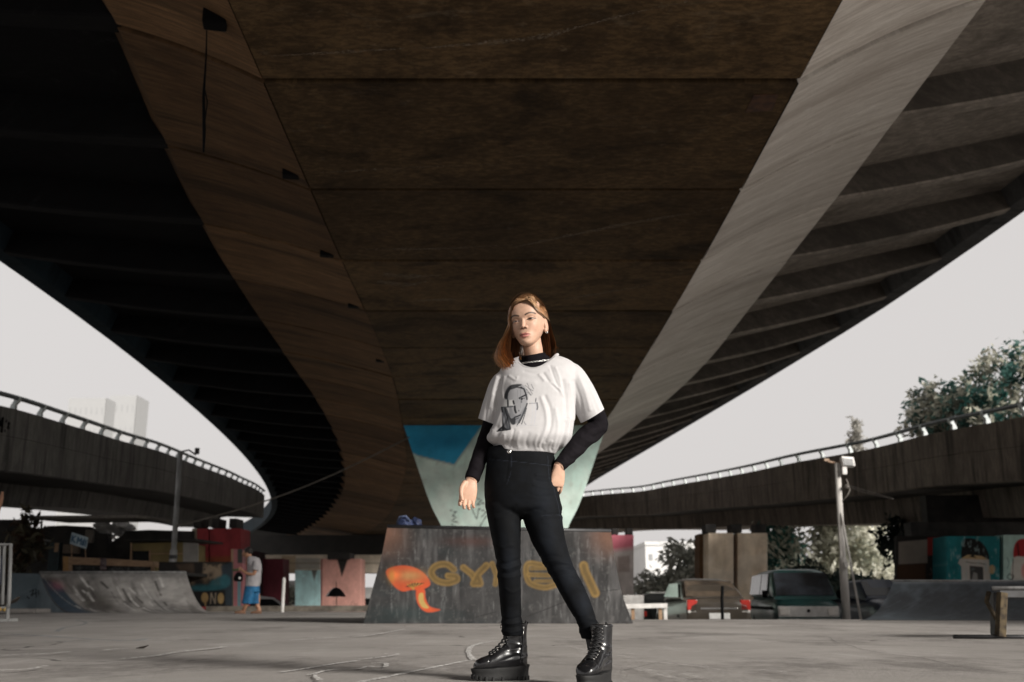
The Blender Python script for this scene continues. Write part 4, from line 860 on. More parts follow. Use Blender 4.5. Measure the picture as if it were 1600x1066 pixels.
# van seen front-right (x forward, towards the viewer)
van_body = [(-2.0,.3,1.05,.72,.76),(-1.9,.25,1.1,.80,.80),(0,.24,1.1,.82,.80),(1.4,.24,1.08,.82,.79),(1.85,.28,1.0,.80,.77),(2.02,.36,.86,.74,.74)]
van_cab = [(-1.98,1.0,1.45,.76,.68),(-1.85,1.0,1.68,.80,.69),(-1.0,1.0,1.75,.81,.70),(.7,1.0,1.75,.81,.70),(1.1,1.0,1.71,.81,.69),(1.45,1.0,1.42,.80,.72),(1.82,.98,1.06,.78,.75)]
p_v = P(1237, 938, 27.8)
gq = [('windshield', [(1.82,-.71,1.09),(1.82,.71,1.09),(1.20,.65,1.65),(1.20,-.65,1.65)]), ('side_window', [(1.05,-.825,1.12),(.95,-.735,1.62),(.05,-.735,1.64),(.05,-.825,1.12)]), ('side_window', [(-.05,-.825,1.12),(-.05,-.735,1.64),(-1.7,-.735,1.62),(-1.7,-.825,1.12)]), ('side_window', [(-1.7,.825,1.12),(-1.7,.735,1.62),(.95,.735,1.62),(1.05,.825,1.12)])]
m_screen = simple('windscreen_sky_tint', (.06, .07, .085), (.022, .022, .024), 1.1, rough=.12, bump=0)  # pale sky reflection put into the windscreen colour
m_silver = simple('silver_trim', (.62, .61, .59), (.5, .49, .475), 6, rough=.35, bump=0)
ex = [('grille', (2.0,0,.70), (.06,1.46,.26), m_silver), ('headlight', (2.03,.58,.70), (.06,.24,.17), m_lite), ('headlight', (2.03,-.58,.70), (.06,.24,.17), m_lite), ('badge', (2.045,0,.72), (.02,.07,.07), m_black), ('bumper', (2.0,0,.46), (.16,1.5,.16), m_galv), ('wiper', (1.72,.2,1.13), (.03,.6,.02), m_black), ('door_mirror', (1.35,-.92,1.12), (.08,.12,.18), m_black), ('door_mirror', (1.35,.92,1.12), (.08,.12,.18), m_black), ('trim_strip', (0,-.83,.78), (3.4,.03,.08), m_black)]
car('parked_van', 'dark green van facing the plaza with a pale chrome grille, left of the light pole', (p_v.x, 27.8, LOW-.04), R(-94), van_body, van_cab, [(-1.25,.7),(-1.25,-.7),(1.25,.7),(1.25,-.7)], paintmat('green_van_paint', (.022, .075, .072), .25, .1), gq, ex, 'van', gm=m_screen)
p_v = P(1362, 938, 31)
car('parked_pickup', 'dark blue pickup mostly hidden between the stay rod and the right ramp', (p_v.x, 31, LOW-.1), R(-85), van_body, [(-.6,1.0,1.2,.74,.66),(-.4,1.0,1.6,.78,.62),(.6,1.0,1.62,.78,.62),(1.2,1.0,1.1,.76,.7)], [(-1.25,.7),(-1.25,-.7),(1.25,.7),(1.25,-.7)], paintmat('blue_paint', (.012, .022, .045), .3, 0), [('windshield', [(1.14,-.64,1.16),(1.14,.64,1.16),(.66,.58,1.56),(.66,-.58,1.56)])], [('grille', (2.0,0,.7), (.06,1.4,.2), m_black), ('headlight', (2.02,.58,.70), (.06,.2,.15), m_lite), ('headlight', (2.02,-.58,.70), (.06,.2,.15), m_lite), ('cargo_bed', (-1.3,0,1.1), (1.5,1.5,.12), m_black)], 'pickup')
p_v = P(1024, 938, 40)
car('parked_jeep', 'small black jeep with a white spare hood behind the white table', (p_v.x, 40, LOW-.25), R(90), [(-1.6,.35,.95,.66,.68),(-1.5,.3,1.0,.72,.72),(1.0,.3,1.0,.72,.7),(1.6,.35,.9,.68,.66)], [(-1.55,.95,1.2,.66,.6),(-1.45,.95,1.42,.68,.6),(.3,.95,1.42,.68,.6),(.7,.95,1.0,.66,.64)], [(-1.0,.68),(-1.0,-.68),(1.0,.68),(1.0,-.68)], paintmat('jeep_paint', (.02, .02, .02), .4, 0), [('rear_window', [(-1.56,.5,1.05),(-1.56,-.5,1.05),(-1.48,-.48,1.36),(-1.48,.48,1.36)])], [('roof_cover', (-.9,0,1.45), (.9,.8,.05), m_white), ('spare_wheel', (-1.68,.1,.8), (.16,.55,.55), m_rubber), ('tail_light', (-1.58,.6,.7), (.08,.12,.2), m_red), ('tail_light', (-1.58,-.6,.7), (.08,.12,.2), m_red)], 'jeep', gm=m_dark)
b = MB(); b.quadbox(P(975, 930, 36), P(1006, 930, 36), P(1006, 975, 36), P(975, 975, 36), (0, .3, 0)); tag(b.build('low_wall', m_white), 'low white wall between the wedge and the parked jeep', 'wall')

# ---- trees
def leafmat(name, rough=.6, tr=.35):
    m, nt, bs = newmat(name); at = N(nt, 'ShaderNodeAttribute', attribute_name='Col'); out = nt.nodes['Material Output']
    nt.links.new(at.outputs['Color'], bs.inputs['Base Color']); bs.inputs['Roughness'].default_value = rough; bs.inputs['Specular IOR Level'].default_value = .4
    t = N(nt, 'ShaderNodeBsdfTranslucent'); nt.links.new(at.outputs['Color'], t.inputs[0]); mx_ = N(nt, 'ShaderNodeMixShader'); mx_.inputs[0].default_value = tr
    nt.links.new(bs.outputs[0], mx_.inputs[1]); nt.links.new(t.outputs[0], mx_.inputs[2]); nt.links.new(mx_.outputs[0], out.inputs['Surface']); return m
m_leaf = leafmat('leaf', tr=.45); m_bark = simple('bark', (.10, .08, .065), (.05, .04, .032), 6, rough=.95, bump=.5, bscale=20, bdist=.03, stretch=(1, 1, .2))
def tree(name, label, base, clumps, nl, lsize, cols, trunk_r=.16, long=1.8, group=None, cat='tree', droop=.2):
    """clumps: (centre, radius vector); leaves gather in sprays inside every clump"""
    rt = empty(name, base, label, cat, group); B = Vector(base); cen = sum((Vector(c) for c, r in clumps), Vector())/len(clumps)
    tr = MB(); top = Vector((B.x*.4+cen.x*.6, B.y*.4+cen.y*.6, cen.z)); tr.tube([B, B.lerp(top, .4)+Vector((.08, 0, 0)), B.lerp(top, .75), top], [trunk_r, trunk_r*.8, trunk_r*.6, trunk_r*.3], 8)
    for c, r in clumps: 
        a = B.lerp(top, random.uniform(.4, .8)); c = Vector(c); tr.tube([a, a.lerp(c, .5)+Vector((0, 0, .15*r[2])), c], [trunk_r*.45, trunk_r*.3, trunk_r*.1], 6)
    tr.build('trunk', m_bark, rt, True)
    V, F_, K = [], [], []; tot = sum(r[0]*r[2] for c, r in clumps)
    for c, r in clumps:
        n_ = int(nl*r[0]*r[2]/tot); c = Vector(c); sprays = max(6, n_//14)
        for s_ in range(sprays):
            d = Vector((random.gauss(0, 1), random.gauss(0, 1), random.gauss(0, 1))).normalized()*(random.random()**.45)
            sc_ = c+Vector((d.x*r[0], d.y*r[1], d.z*r[2])); ax = (d+Vector((random.gauss(0, .5), random.gauss(0, .5), random.gauss(0, .5)))).normalized(); kc = random.choice(cols); kb = random.uniform(.75, 1.3)
            for l in range(14):
                p = sc_+ax*random.uniform(-1, 1.4)*lsize*1.6+Vector((random.gauss(0, 1), random.gauss(0, 1), random.gauss(0, 1)))*lsize*.7
                t = (ax+Vector((random.gauss(0, .7), random.gauss(0, .7), random.gauss(0, .6)-droop))).normalized(); u = t.cross(Vector((random.gauss(0, 1), random.gauss(0, 1), random.gauss(0, 1)))).normalized(); s2 = lsize*random.uniform(.6, 1.25)
                n0 = len(V); V += [p-t*s2*long*.5, p+u*s2*.36-t*s2*.05, p+t*s2*long*.5, p-u*s2*.36-t*s2*.05]; F_.append((n0, n0+1, n0+2, n0+3))
                k2 = kb*random.uniform(.8, 1.2); K += [(kc[0]*k2, kc[1]*k2, kc[2]*k2)]*4
    mk('crown', V, F_, m_leaf, rt, cols=K); return rt
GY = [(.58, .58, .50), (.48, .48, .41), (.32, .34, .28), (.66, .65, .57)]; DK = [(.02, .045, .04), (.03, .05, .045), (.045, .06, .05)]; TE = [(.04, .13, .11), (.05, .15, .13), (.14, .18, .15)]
def cl(x, y, Y, rx, ry, dy=1.5): c_ = P(x, y, Y); s_ = Y/F; return (c_, (rx*s_, dy, ry*s_))
def bz(x, Y): q_ = P(x, 938, Y); return (q_.x, Y, LOW)
tree('roadside_tree', 'pale leafed tree leaning over the right flyover railing, nearest the frame edge', bz(1590, 38), [cl(1580, 590, 38, 60, 42), cl(1545, 610, 38, 50, 40), cl(1620, 560, 38, 50, 40), cl(1520, 640, 38, 50, 34), cl(1560, 655, 38, 60, 28), cl(1625, 640, 38, 40, 40)], 3600, .18, [(.40, .40, .32), (.04, .11, .095), (.02, .07, .06), (.26, .26, .21), (.06, .12, .10), (.33, .32, .26)], .2)
tree('roadside_tree', 'silvery tree showing above the right flyover railing, left of the greener one', bz(1470, 40), [cl(1462, 630, 40, 42, 30), cl(1440, 655, 40, 28, 30), cl(1490, 640, 40, 36, 34), cl(1470, 665, 40, 46, 22)], 2800, .17, [(.48, .46, .38), (.38, .37, .30), (.22, .225, .19), (.06, .12, .10)], .15)
tree('cypress_tree', 'small pointed tree standing far behind the right flyover railing', bz(1337, 80), [cl(1337, 680, 80, 7, 20, .6), cl(1337, 700, 80, 9, 20, .6), cl(1337, 664, 80, 3.5, 10, .4)], 700, .22, [(.36, .345, .31), (.26, .25, .225)], .15)
tree('park_tree', 'bushy grey green tree between the wedge and the tan piers', bz(1050, 62), [cl(1045, 915, 62, 50, 22, 2), cl(1020, 925, 62, 36, 16, 2), cl(1080, 900, 62, 30, 26, 2), cl(1062, 868, 62, 22, 16, 2), cl(1085, 865, 62, 18, 14, 2)], 3000, .26, [(.40, .41, .36), (.28, .29, .255), (.50, .50, .45)], .16)
tree('park_tree', 'tall grey tree with teal lower leaves right of the tan piers', bz(1225, 56), [cl(1228, 845, 56, 24, 30, 2), cl(1205, 850, 56, 14, 32, 2), cl(1210, 890, 56, 18, 26, 2), cl(1236, 880, 56, 16, 24, 2)], 2600, .24, GY+TE, .16)
tree('park_tree', 'large rounded silvery tree behind the pale light pole', bz(1320, 58), [cl(1310, 845, 58, 44, 34, 3), cl(1345, 850, 58, 42, 36, 3), cl(1290, 880, 58, 36, 26, 2.5), cl(1370, 890, 58, 34, 28, 2.5), cl(1330, 900, 58, 50, 30, 3), cl(1300, 822, 58, 26, 20, 2)], 6500, .25, GY+[(.62, .61, .52)], .22)
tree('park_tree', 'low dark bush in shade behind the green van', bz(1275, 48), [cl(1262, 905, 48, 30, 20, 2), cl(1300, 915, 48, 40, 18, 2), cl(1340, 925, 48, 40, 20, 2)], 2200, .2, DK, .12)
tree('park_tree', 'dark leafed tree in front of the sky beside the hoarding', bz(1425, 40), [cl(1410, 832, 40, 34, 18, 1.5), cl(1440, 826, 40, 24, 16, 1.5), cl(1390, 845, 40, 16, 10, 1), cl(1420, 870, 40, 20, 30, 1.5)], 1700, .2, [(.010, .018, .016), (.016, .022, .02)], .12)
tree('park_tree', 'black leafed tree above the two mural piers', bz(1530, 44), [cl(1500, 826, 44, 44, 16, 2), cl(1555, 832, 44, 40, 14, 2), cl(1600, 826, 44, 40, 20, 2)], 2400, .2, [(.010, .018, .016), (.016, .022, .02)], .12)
tree('park_tree', 'thin pale tree in the bright gap beside the pale blue pier', bz(452, 85), [cl(452, 930, 85, 8, 14, 1), cl(456, 938, 85, 9, 10, 1)], 500, .22, [(.35, .35, .30), (.26, .26, .22)], .1)
tree('potted_plant', 'dry beige climbing plant hanging at the stall wall near the left edge', (P(40, 905, 33).x, 33, 0), [cl(46, 830, 33, 12, 20, .5), cl(38, 850, 33, 10, 26, .5), cl(55, 860, 33, 9, 24, .5), cl(30, 880, 33, 9, 22, .5)], 900, .15, [(.13, .115, .075), (.06, .055, .04), (.09, .05, .03)], .04, 2.6, cat='plant')
# ---- far buildings
def block(name, label, x0, x1, yt, Y, dp, mat, wx, wy, wm, cat='building', wsz=(.5, .5), rooff=True, hide=(), side=None):
    a, c_ = P(x0, yt, Y), P(x1, yt, Y); w_ = c_.x-a.x; h_ = a.z-LOW; rt = empty(name, ((a.x+c_.x)/2, Y+dp/2, LOW), label, cat)
    b = MB(); b.box(((a.x+c_.x)/2, Y+dp/2, LOW+h_/2), (w_, dp, h_)); b.build('wall', mat, rt)
    if side: b = MB(); b.box((c_.x+.15, Y+dp/2, LOW+h_/2), (.3, dp*1.01, h_)); b.build('end_wall', side, rt)
    if rooff: b = MB(); b.box(((a.x+c_.x)/2, Y+dp/2, LOW+h_+.25), (w_*1.02, dp*1.02, .5)); b.build('roof', mat, rt)
    for i in range(wx):
        for j in range(wy):
            if (i, j) in hide: continue
            cx = a.x+w_*(i+.5)/wx; cz = LOW+h_-h_*(j+.6)/max(wy, 1)*(.98)
            b = MB(); b.box((cx, Y-.02, cz), (w_/wx*wsz[0], .12, h_/wy*wsz[1])); b.build('window', wm, rt)
    return rt
m_pale = simple('pale_render', (.335, .338, .342), (.330, .333, .337), .3, rough=.9, bump=0); m_palew = simple('pale_window', (.285, .292, .30), (.31, .315, .32), 3, rough=.4, bump=0)
m_end = simple('dimmed_end_wall', (.20, .202, .204), (.197, .199, .201), .3, bump=0)  # end wall colour darkened to cancel the sun on that side
block('apartment_tower', 'faint pale high rise far behind the left flyover', 108, 166, 622, 420, 14, m_pale, 7, 9, m_palew, wsz=(.14, .3), rooff=False, side=m_end)
block('apartment_tower', 'second faint high rise, narrower, right of the first over the left flyover', 172, 214, 618, 430, 14, m_pale, 5, 9, m_palew, wsz=(.14, .3), rooff=False, side=m_end)
block('pale_building', 'pale building seen through the bright gap under the right flyover', 1008, 1094, 852, 150, 20, simple('bright_wall', (.6, .6, .59), (.55, .55, .55), .5, bump=0), 5, 3, m_palew, wsz=(.3, .3))
block('warehouse', 'long brown low building far behind the left stalls', -260, 372, 868, 75, 10, m_dark, 9, 1, m_glass, wsz=(.4, .3))
block('warehouse', 'dark low building behind the trees at the right', 1395, 1900, 880, 70, 10, m_dark, 6, 1, m_glass, wsz=(.4, .3))
for x0, x1, yt, Y, c_, lab in ((1100, 1260, 905, 95, (.3, .28, .26), 'low beige house far behind the tan flyover piers'), (380, 470, 915, 110, (.45, .44, .43), 'low pale house far away behind the maroon pier'), (560, 700, 925, 120, (.5, .49, .48), 'low white house far behind the painted wedge'), (1240, 1400, 910, 90, (.16, .12, .07), 'low brown house behind the bushes and the light pole')):
    block('street_house', lab, x0, x1, yt, Y, 8, simple('house_wall', c_, tuple(k*.8 for k in c_), .8), 4, 1, m_glass, wsz=(.35, .4))
# ================= the young woman in the foreground
YW = 4.25
def W(x, y, dy=0.): return P(x, y, YW+dy)
def topx(V):
    r = V-np.array([0, 0, H]); fw = r[:, 1]*CT+r[:, 2]*ST; up = -r[:, 1]*ST+r[:, 2]*CT
    return 800+F*r[:, 0]/fw, 533-F*up/fw
def mpp(dy=0., z=.8): return ((YW+dy)*CT+(z-H)*ST)/F           # metres per photo pixel at her distance
def evalmesh(verts, faces, voxel, smooth=6, fac=.5, sub=0):
    me = bpy.data.meshes.new('tmp'); me.from_pydata([tuple(v) for v in verts], [], [tuple(f) for f in faces]); me.update()
    bm = bmesh.new(); bm.from_mesh(me); bmesh.ops.recalc_face_normals(bm, faces=bm.faces[:]); bm.to_mesh(me); bm.free()
    o = bpy.data.objects.new('tmp', me); COL.objects.link(o)
    m = o.modifiers.new('r', 'REMESH'); m.mode = 'VOXEL'; m.voxel_size = voxel
    if smooth: sm = o.modifiers.new('s', 'SMOOTH'); sm.iterations = smooth; sm.factor = fac
    dg = bpy.context.evaluated_depsgraph_get(); dg.update(); r = bpy.data.meshes.new_from_object(o.evaluated_get(dg))
    bpy.data.objects.remove(o); bpy.data.meshes.remove(me); return r
def mverts(me): a = np.empty(len(me.vertices)*3, dtype=np.float32); me.vertices.foreach_get('co', a); return a.reshape(-1, 3).astype(float)
def mnorms(me): a = np.empty(len(me.vertices)*3, dtype=np.float32); me.vertex_normals.foreach_get('vector', a); return a.reshape(-1, 3).astype(float)
def putverts(me, V): me.vertices.foreach_set('co', V.astype(np.float32).ravel()); me.update()
def delfaces(me, test):
    bm = bmesh.new(); bm.from_mesh(me); kill = [f for f in bm.faces if test(f.calc_center_median(), f.normal)]
    bmesh.ops.delete(bm, geom=kill, context='FACES'); bm.to_mesh(me); bm.free(); me.update()
def cutplane(me, pt, ax, rad):
    bm = bmesh.new(); bm.from_mesh(me); fs = [f for f in bm.faces if (f.calc_center_median()-pt).length < rad]
    g = set(fs)
    for f in fs: g.update(f.edges); g.update(f.verts)
    bmesh.ops.bisect_plane(bm, geom=list(g), plane_co=pt, plane_no=ax, clear_outer=True); bm.to_mesh(me); bm.free(); me.update()
def finish(me, name, mat, parent, cols=None):
    me.name = name; me.materials.clear(); me.materials.append(mat); me.polygons.foreach_set('use_smooth', [True]*len(me.polygons))
    if cols is not None: setcols(me, cols)
    o = bpy.data.objects.new(name, me); COL.objects.link(o); return adopt(o, parent)
def n3(V, f, seed=0.): return np.array([mnoise.noise(Vector((v[0]*f+seed, v[1]*f, v[2]*f))) for v in V])
def folds(V, Nn, strokes, front=.15):
    """raise or sink cloth along fold lines (given where they lie on the garment)"""
    X, Y = topx(V); d = np.zeros(len(V)); fr = np.clip((-Nn[:, 1]-front+.3)/.3, 0, 1)
    for pts, w_, a in strokes: d += a*np.exp(-(segd(X, Y, smooth_open(pts, 5) if len(pts) > 2 else pts)/w_)**2)*fr
    return V+Nn*d[:, None]
class Loft:
    def __init__(s): s.v, s.f = [], []
    def rings(s, R_, n=40, cap=True):
        """R_: list of (centre, ux vector, uy vector, exponent)"""
        n0 = len(s.v)
        for c, ux, uy, e in R_:
            for k in range(n):
                a = 2*math.pi*k/n; ca, sa = math.cos(a), math.sin(a)
                s.v.append(Vector(c)+Vector(ux)*math.copysign(abs(ca)**(2/e), ca)+Vector(uy)*math.copysign(abs(sa)**(2/e), sa))
        m = len(R_)
        s.f += [(n0+i*n+k, n0+i*n+(k+1) % n, n0+(i+1)*n+(k+1) % n, n0+(i+1)*n+k) for i in range(m-1) for k in range(n)]
        if cap: s.f += [tuple(n0+k for k in range(n-1, -1, -1)), tuple(n0+(m-1)*n+k for k in range(n))]
    def rows(s, rows, ry, dy=None, e=2.2, n=40, sub=4, tilt=0.):
        """rows: (photo row, left edge, right edge); ry, dy: functions of the row"""
        f = spl([(r[0], r[1], r[2]) for r in rows]); ys = np.linspace(rows[0][0], rows[-1][0], (len(rows)-1)*sub+1); out = []
        for y in ys:
            l, r = f(y); d = dy(y) if dy else 0.; c = W((l+r)/2, y, d); hw = (r-l)/2*mpp(d, c.z)
            out.append((c, (hw, 0, 0), (0, ry(y), tilt*ry(y)), e))
        s.rings(out, n)
    def tube(s, pts, radii, n=20, sub=5, flat=1., up=None):
        f = spl([(i, *p, r) for i, (p, r) in enumerate(zip(pts, radii))]); b = MB(); q = [f(t) for t in np.linspace(0, len(pts)-1, (len(pts)-1)*sub+1)]
        b.tube([x[:3] for x in q], [x[3] for x in q], n, True, flat, up); n0 = len(s.v); s.v += b.v; s.f += [tuple(i+n0 for i in f_) for f_ in b.f]
    def ball(s, c, r, M=None, nu=18, nv=12):
        b = MB(); b.ball((0, 0, 0), r, nu, nv); n0 = len(s.v); s.v += [(M @ v if M is not None else v)+Vector(c) for v in b.v]; s.f += [tuple(i+n0 for i in f_) for f_ in b.f]
SK = (.50, .312, .222)
woman_loc = Vector((W(845, 1060).x, YW, 0))

# ---- head frame: x to the photo's right, -y out of the face, z up; origin under the chin
YAW, PITCH, ROLL = R(-16), R(4), R(-7)
HM = Matrix.Rotation(ROLL, 3, 'Y') @ Matrix.Rotation(YAW, 3, 'Z') @ Matrix.Rotation(PITCH, 3, 'X')
HC = W(825., 505, .015)                         # middle of the head at eye height
HS = 1.05
def hw(p): return HM @ (Vector((p[0], p[1], p[2]-.108))*HS)+HC
def tolocal(V): return (V-np.array(HC)) @ np.array(HM) / HS + np.array([0, 0, .108])
body = Loft()
prof = [(.004,.008,.072,-.052),(.010,.022,.082,-.034),(.017,.0305,.0865,-.012),(.028,.0385,.0875,.012),(.044,.0490,.0865,.038),(.062,.0585,.0865,.060),(.085,.066,.0865,.078),(.108,.0695,.0855,.09),(.13,.0715,.089,.097),(.15,.0725,.0885,.098),(.17,.0695,.080,.093),(.19,.060,.062,.078),(.205,.042,.038,.052),(.214,.018,.012,.02)]
hf = spl(prof); zs = np.concatenate([np.linspace(.004, .028, 9), np.linspace(.033, .19, 34), np.linspace(.194, .214, 8)]); n = 72; n0 = len(body.v)
def g2(x, z, cx, cz, sx, sz): return math.exp(-((x-cx)/sx)**2-((z-cz)/sz)**2)
for z in zs:
    h_, yf, yb = hf(z); yc, hd = (yb-yf)/2, (yf+yb)/2
    for k in range(n):
        a = 2*math.pi*k/n; ca, sa = math.cos(a), math.sin(a); e = 2.35 if sa < 0 else 2.1
        x = h_*math.copysign(abs(ca)**(2/e), ca); y = yc+hd*math.copysign(abs(sa)**(2/e), sa)
        if sa < 0:
            d = 0.
            for sx in (-1, 1):
                d += -.0075*g2(x, z, sx*.031, .110, .017, .010)+.0025*g2(x, z, sx*.043, .082, .016, .014)+.002*g2(x, z, sx*.028, .128, .018, .006)-.0025*g2(x, z, sx*.040, .052, .014, .014)
            d += .004*g2(x, z, 0, .018, .013, .009)-.003*g2(x, z, 0, .031, .018, .004)+.0035*g2(x, z, 0, .046, .024, .012)
            y -= d
        body.v.append(hw((x, y, z)))
m_ = len(zs)
body.f += [(n0+i*n+k, n0+i*n+(k+1) % n, n0+(i+1)*n+(k+1) % n, n0+(i+1)*n+k) for i in range(m_-1) for k in range(n)]+[tuple(n0+k for k in range(n-1, -1, -1)), tuple(n0+(m_-1)*n+k for k in range(n))]
hs_ = HS
def htube(pts, r, n=10): body.tube([hw(p) for p in pts], [x*hs_ for x in r], n, 4)
def hball(p, r): body.ball(hw(p), tuple(x*hs_ for x in r), HM)
htube([(0,-.0805,.120),(0,-.0850,.106),(0,-.0905,.093),(0,-.0965,.082)], [.0045,.0056,.0064,.0074])
hball((0,-.0970,.0785), (.0084,.0082,.0074))
for sx in (-1, 1):
    hball((sx*.0105,-.0915,.0765), (.0058,.0080,.0056)); hball((sx*.031,-.0715,.1085), (.0135,.0125,.0105))
    hball((sx*.0705,.008,.088), (.009,.019,.030)); hball((sx*.068,-.002,.066), (.006,.009,.011))
htube([(-.0225,-.0835,.0465),(-.010,-.0925,.0505),(0,-.0935,.0490),(.010,-.0925,.0505),(.0225,-.0835,.0465)], [.002,.0042,.0042,.0042,.002])
htube([(-.019,-.0845,.0435),(-.009,-.0915,.0400),(0,-.0930,.0392),(.009,-.0915,.0400),(.019,-.0845,.0435)], [.002,.0050,.0056,.0050,.002])
# neck, trunk, arms and legs inside the clothes (one continuous figure)
NK0 = hw((0,.014,.03)); body.tube([hw((0,.012,.06)), NK0, W(833, 545, .018), W(835, 560, .025), W(840, 585, .03)], [.043,.0415,.0405,.041,.05], 28, 5)
body.rows([(585,818,866),(598,802,884),(615,798,884),(650,790,880),(690,780,866),(715,774,855),(740,770,858),(770,770,862),(800,776,864)], lambda y: .066, e=2.3, n=36, sub=2)
SHR, ELR, WRR = W(792, 594, .02), W(767, 668, .06), W(736.5, 751, -.02)
SHL, ELL, WRL = W(893, 588, .02), W(934, 661, .11), W(872.5, 730, -.05)
body.tube([SHR, SHR.lerp(ELR, .5), ELR, ELR.lerp(WRR, .5), WRR], [.042,.036,.030,.029,.0225], 18)
body.tube([SHL, SHL.lerp(ELL, .5), ELL, ELL.lerp(WRL, .5), WRL], [.042,.036,.030,.029,.0225], 18)
HPR, KNR, ANR = W(788, 770, .0), W(795, 880, .0), W(800, 990, .06)
HPL, KNL, ANL = W(846, 770, .0), W(875, 885, -.033), W(925, 995, -.15)
body.tube([HPR, HPR.lerp(KNR, .5), KNR, KNR.lerp(ANR, .4), ANR, W(798, 1040, .06)], [.050,.044,.036,.032,.027,.024], 18)
body.tube([HPL, HPL.lerp(KNL, .5), KNL, KNL.lerp(ANL, .4), ANL, W(929, 1048, -.18)], [.050,.044,.036,.032,.027,.024], 18)
# hands
def hand(wr, d, nrm, thumb, curl, spread, tcurl, sc=1., lens=(.064,.072,.067,.053)):
    d = Vector(d).normalized(); nrm = Vector(nrm); nrm = (nrm-d*nrm.dot(d)).normalized(); s = d.cross(nrm)*thumb
    o = lambda a, b, c: wr+(s*a+d*b+nrm*c)*sc
    body.rings([(o(0,-.012,0), s*.024*sc, nrm*.019*sc, 2.2), (o(0,.008,0), s*.027*sc, nrm*.018*sc, 2.3), (o(.001,.035,.001), s*.036*sc, nrm*.017*sc, 2.5), (o(.001,.065,0), s*.039*sc, nrm*.0145*sc, 2.7), (o(0,.086,-.001), s*.0375*sc, nrm*.0115*sc, 2.8), (o(0,.095,-.002), s*.034*sc, nrm*.008*sc, 2.8)], 28)
    tips = []
    for k, L in enumerate(lens):
        a0 = .0275-k*.0183; base = o(a0, .080, -.001); dd = (d+s*spread*(1.5-k)*.5).normalized(); p = [base]; ang = 0.
        for seg, ln in enumerate((.45, .30, .25)):
            ang += curl[k]*(.55, .9, .55)[seg]; v = dd*math.cos(ang)+nrm*math.sin(ang); p.append(p[-1]+v*L*ln*1.15*sc)
        r = (.0084, .0079, .0071, .0058) if k < 3 else (.0073, .0069, .0062, .0052)
        body.tube(p, [x*sc for x in r], 12, 4); body.ball(p[-1], tuple([r[3]*sc*1.02]*3)); tips.append((p[-1], (p[-1]-p[-2]).normalized(), nrm))
    t0 = o(.024, .014, .006); t1 = o(.037, .044, .014+.010*tcurl); t2 = o(.040-.010*tcurl, .072, .018+.016*tcurl); t3 = o(.034-.018*tcurl, .096, .020+.020*tcurl)
    body.tube([t0, t1, t2, t3], [.0135*sc, .0115*sc, .0092*sc, .0074*sc], 14, 5); body.ball(t3, (.0074*sc,)*3); return tips
tipsR = hand(WRR, (-.20, -.10, -.97), (.22, -.96, .05), 1, (.74, .66, .64, .70), .13, .50, .94)
tipsL = hand(WRL, (-.10, .16, -.98), (-.42, .90, .10), 1, (.55, .50, .6, .7), .10, .3, .84)
me = evalmesh(body.v, body.f, .0024, 3, .5)
V = mverts(me); Nn = mnorms(me); L = tolocal(V); x, y, z = L[:, 0], L[:, 1], L[:, 2]
face = (y < -.035) & (z > -.02) & (z < .2) & (np.abs(x) < .08)
# fine modelling: mouth line, nostrils, lid crease, ear bowl
dsp = np.zeros(len(V))
dsp[face] += -.0030*np.exp(-((z-.0447-.10*np.abs(x)*.0)/.0016)**2)[face]*np.clip((.024-np.abs(x))/.006, 0, 1)[face]
for sx in (-1, 1):
    dsp[face] += -.0035*np.exp(-((x-sx*.0062)/.0035)**2-((z-.0722)/.0028)**2)[face]
    dsp[face] += -.0016*np.exp(-((z-.1165+20*(x-sx*.031)**2)/.0018)**2)[face]*(np.abs(x-sx*.031) < .017)[face]
sock = (V[:, 2] < .33); ear = (np.abs(x) > .071) & (z > .05) & (z < .125) & (y > -.03) & (y < .04)
dsp[ear] += (-.006*np.exp(-((y-.006)/.008)**2-((z-.088)/.014)**2)+.001)[ear]
V = V+Nn*dsp[:, None]; putverts(me, V)
cols = np.empty((len(V), 3)); cols[:] = SK
rosy = np.exp(-((np.abs(x)-.042)/.018)**2-((z-.072)/.016)**2)*face; cols = cols*(1-rosy[:, None]*.18)+np.array((.60, .27, .19))*rosy[:, None]*.18
tipm = np.exp(-(x/.016)**2-((z-.078)/.012)**2)*face; cols = cols*(1-tipm[:, None]*.12)+np.array((.6, .28, .2))*tipm[:, None]*.12
px_ = Paint(x[face], z[face], cols[face])
def fpoly(pts, c, a=1., soft=.0022): px_.poly(pts, c, a, soft)
UL = smooth_closed([(-.0235,.0455),(-.010,.0525),(-.003,.0532),(0,.0520),(.003,.0532),(.010,.0525),(.0235,.0455),(.012,.0450),(0,.0445),(-.012,.0450)], 4); LL = smooth_closed([(-.0225,.0450),(-.012,.0447),(0,.0442),(.012,.0447),(.0225,.0450),(.012,.0368),(0,.0345),(-.012,.0368)], 4)
fpoly(UL, (.33, .105, .095), .9); fpoly(LL, (.42, .145, .13), .9); px_.stroke([(-.024,.0452),(-.01,.0450),(0,.0444),(.01,.0450),(.024,.0452)], .0022, (.16, .05, .04), .8, .0015)
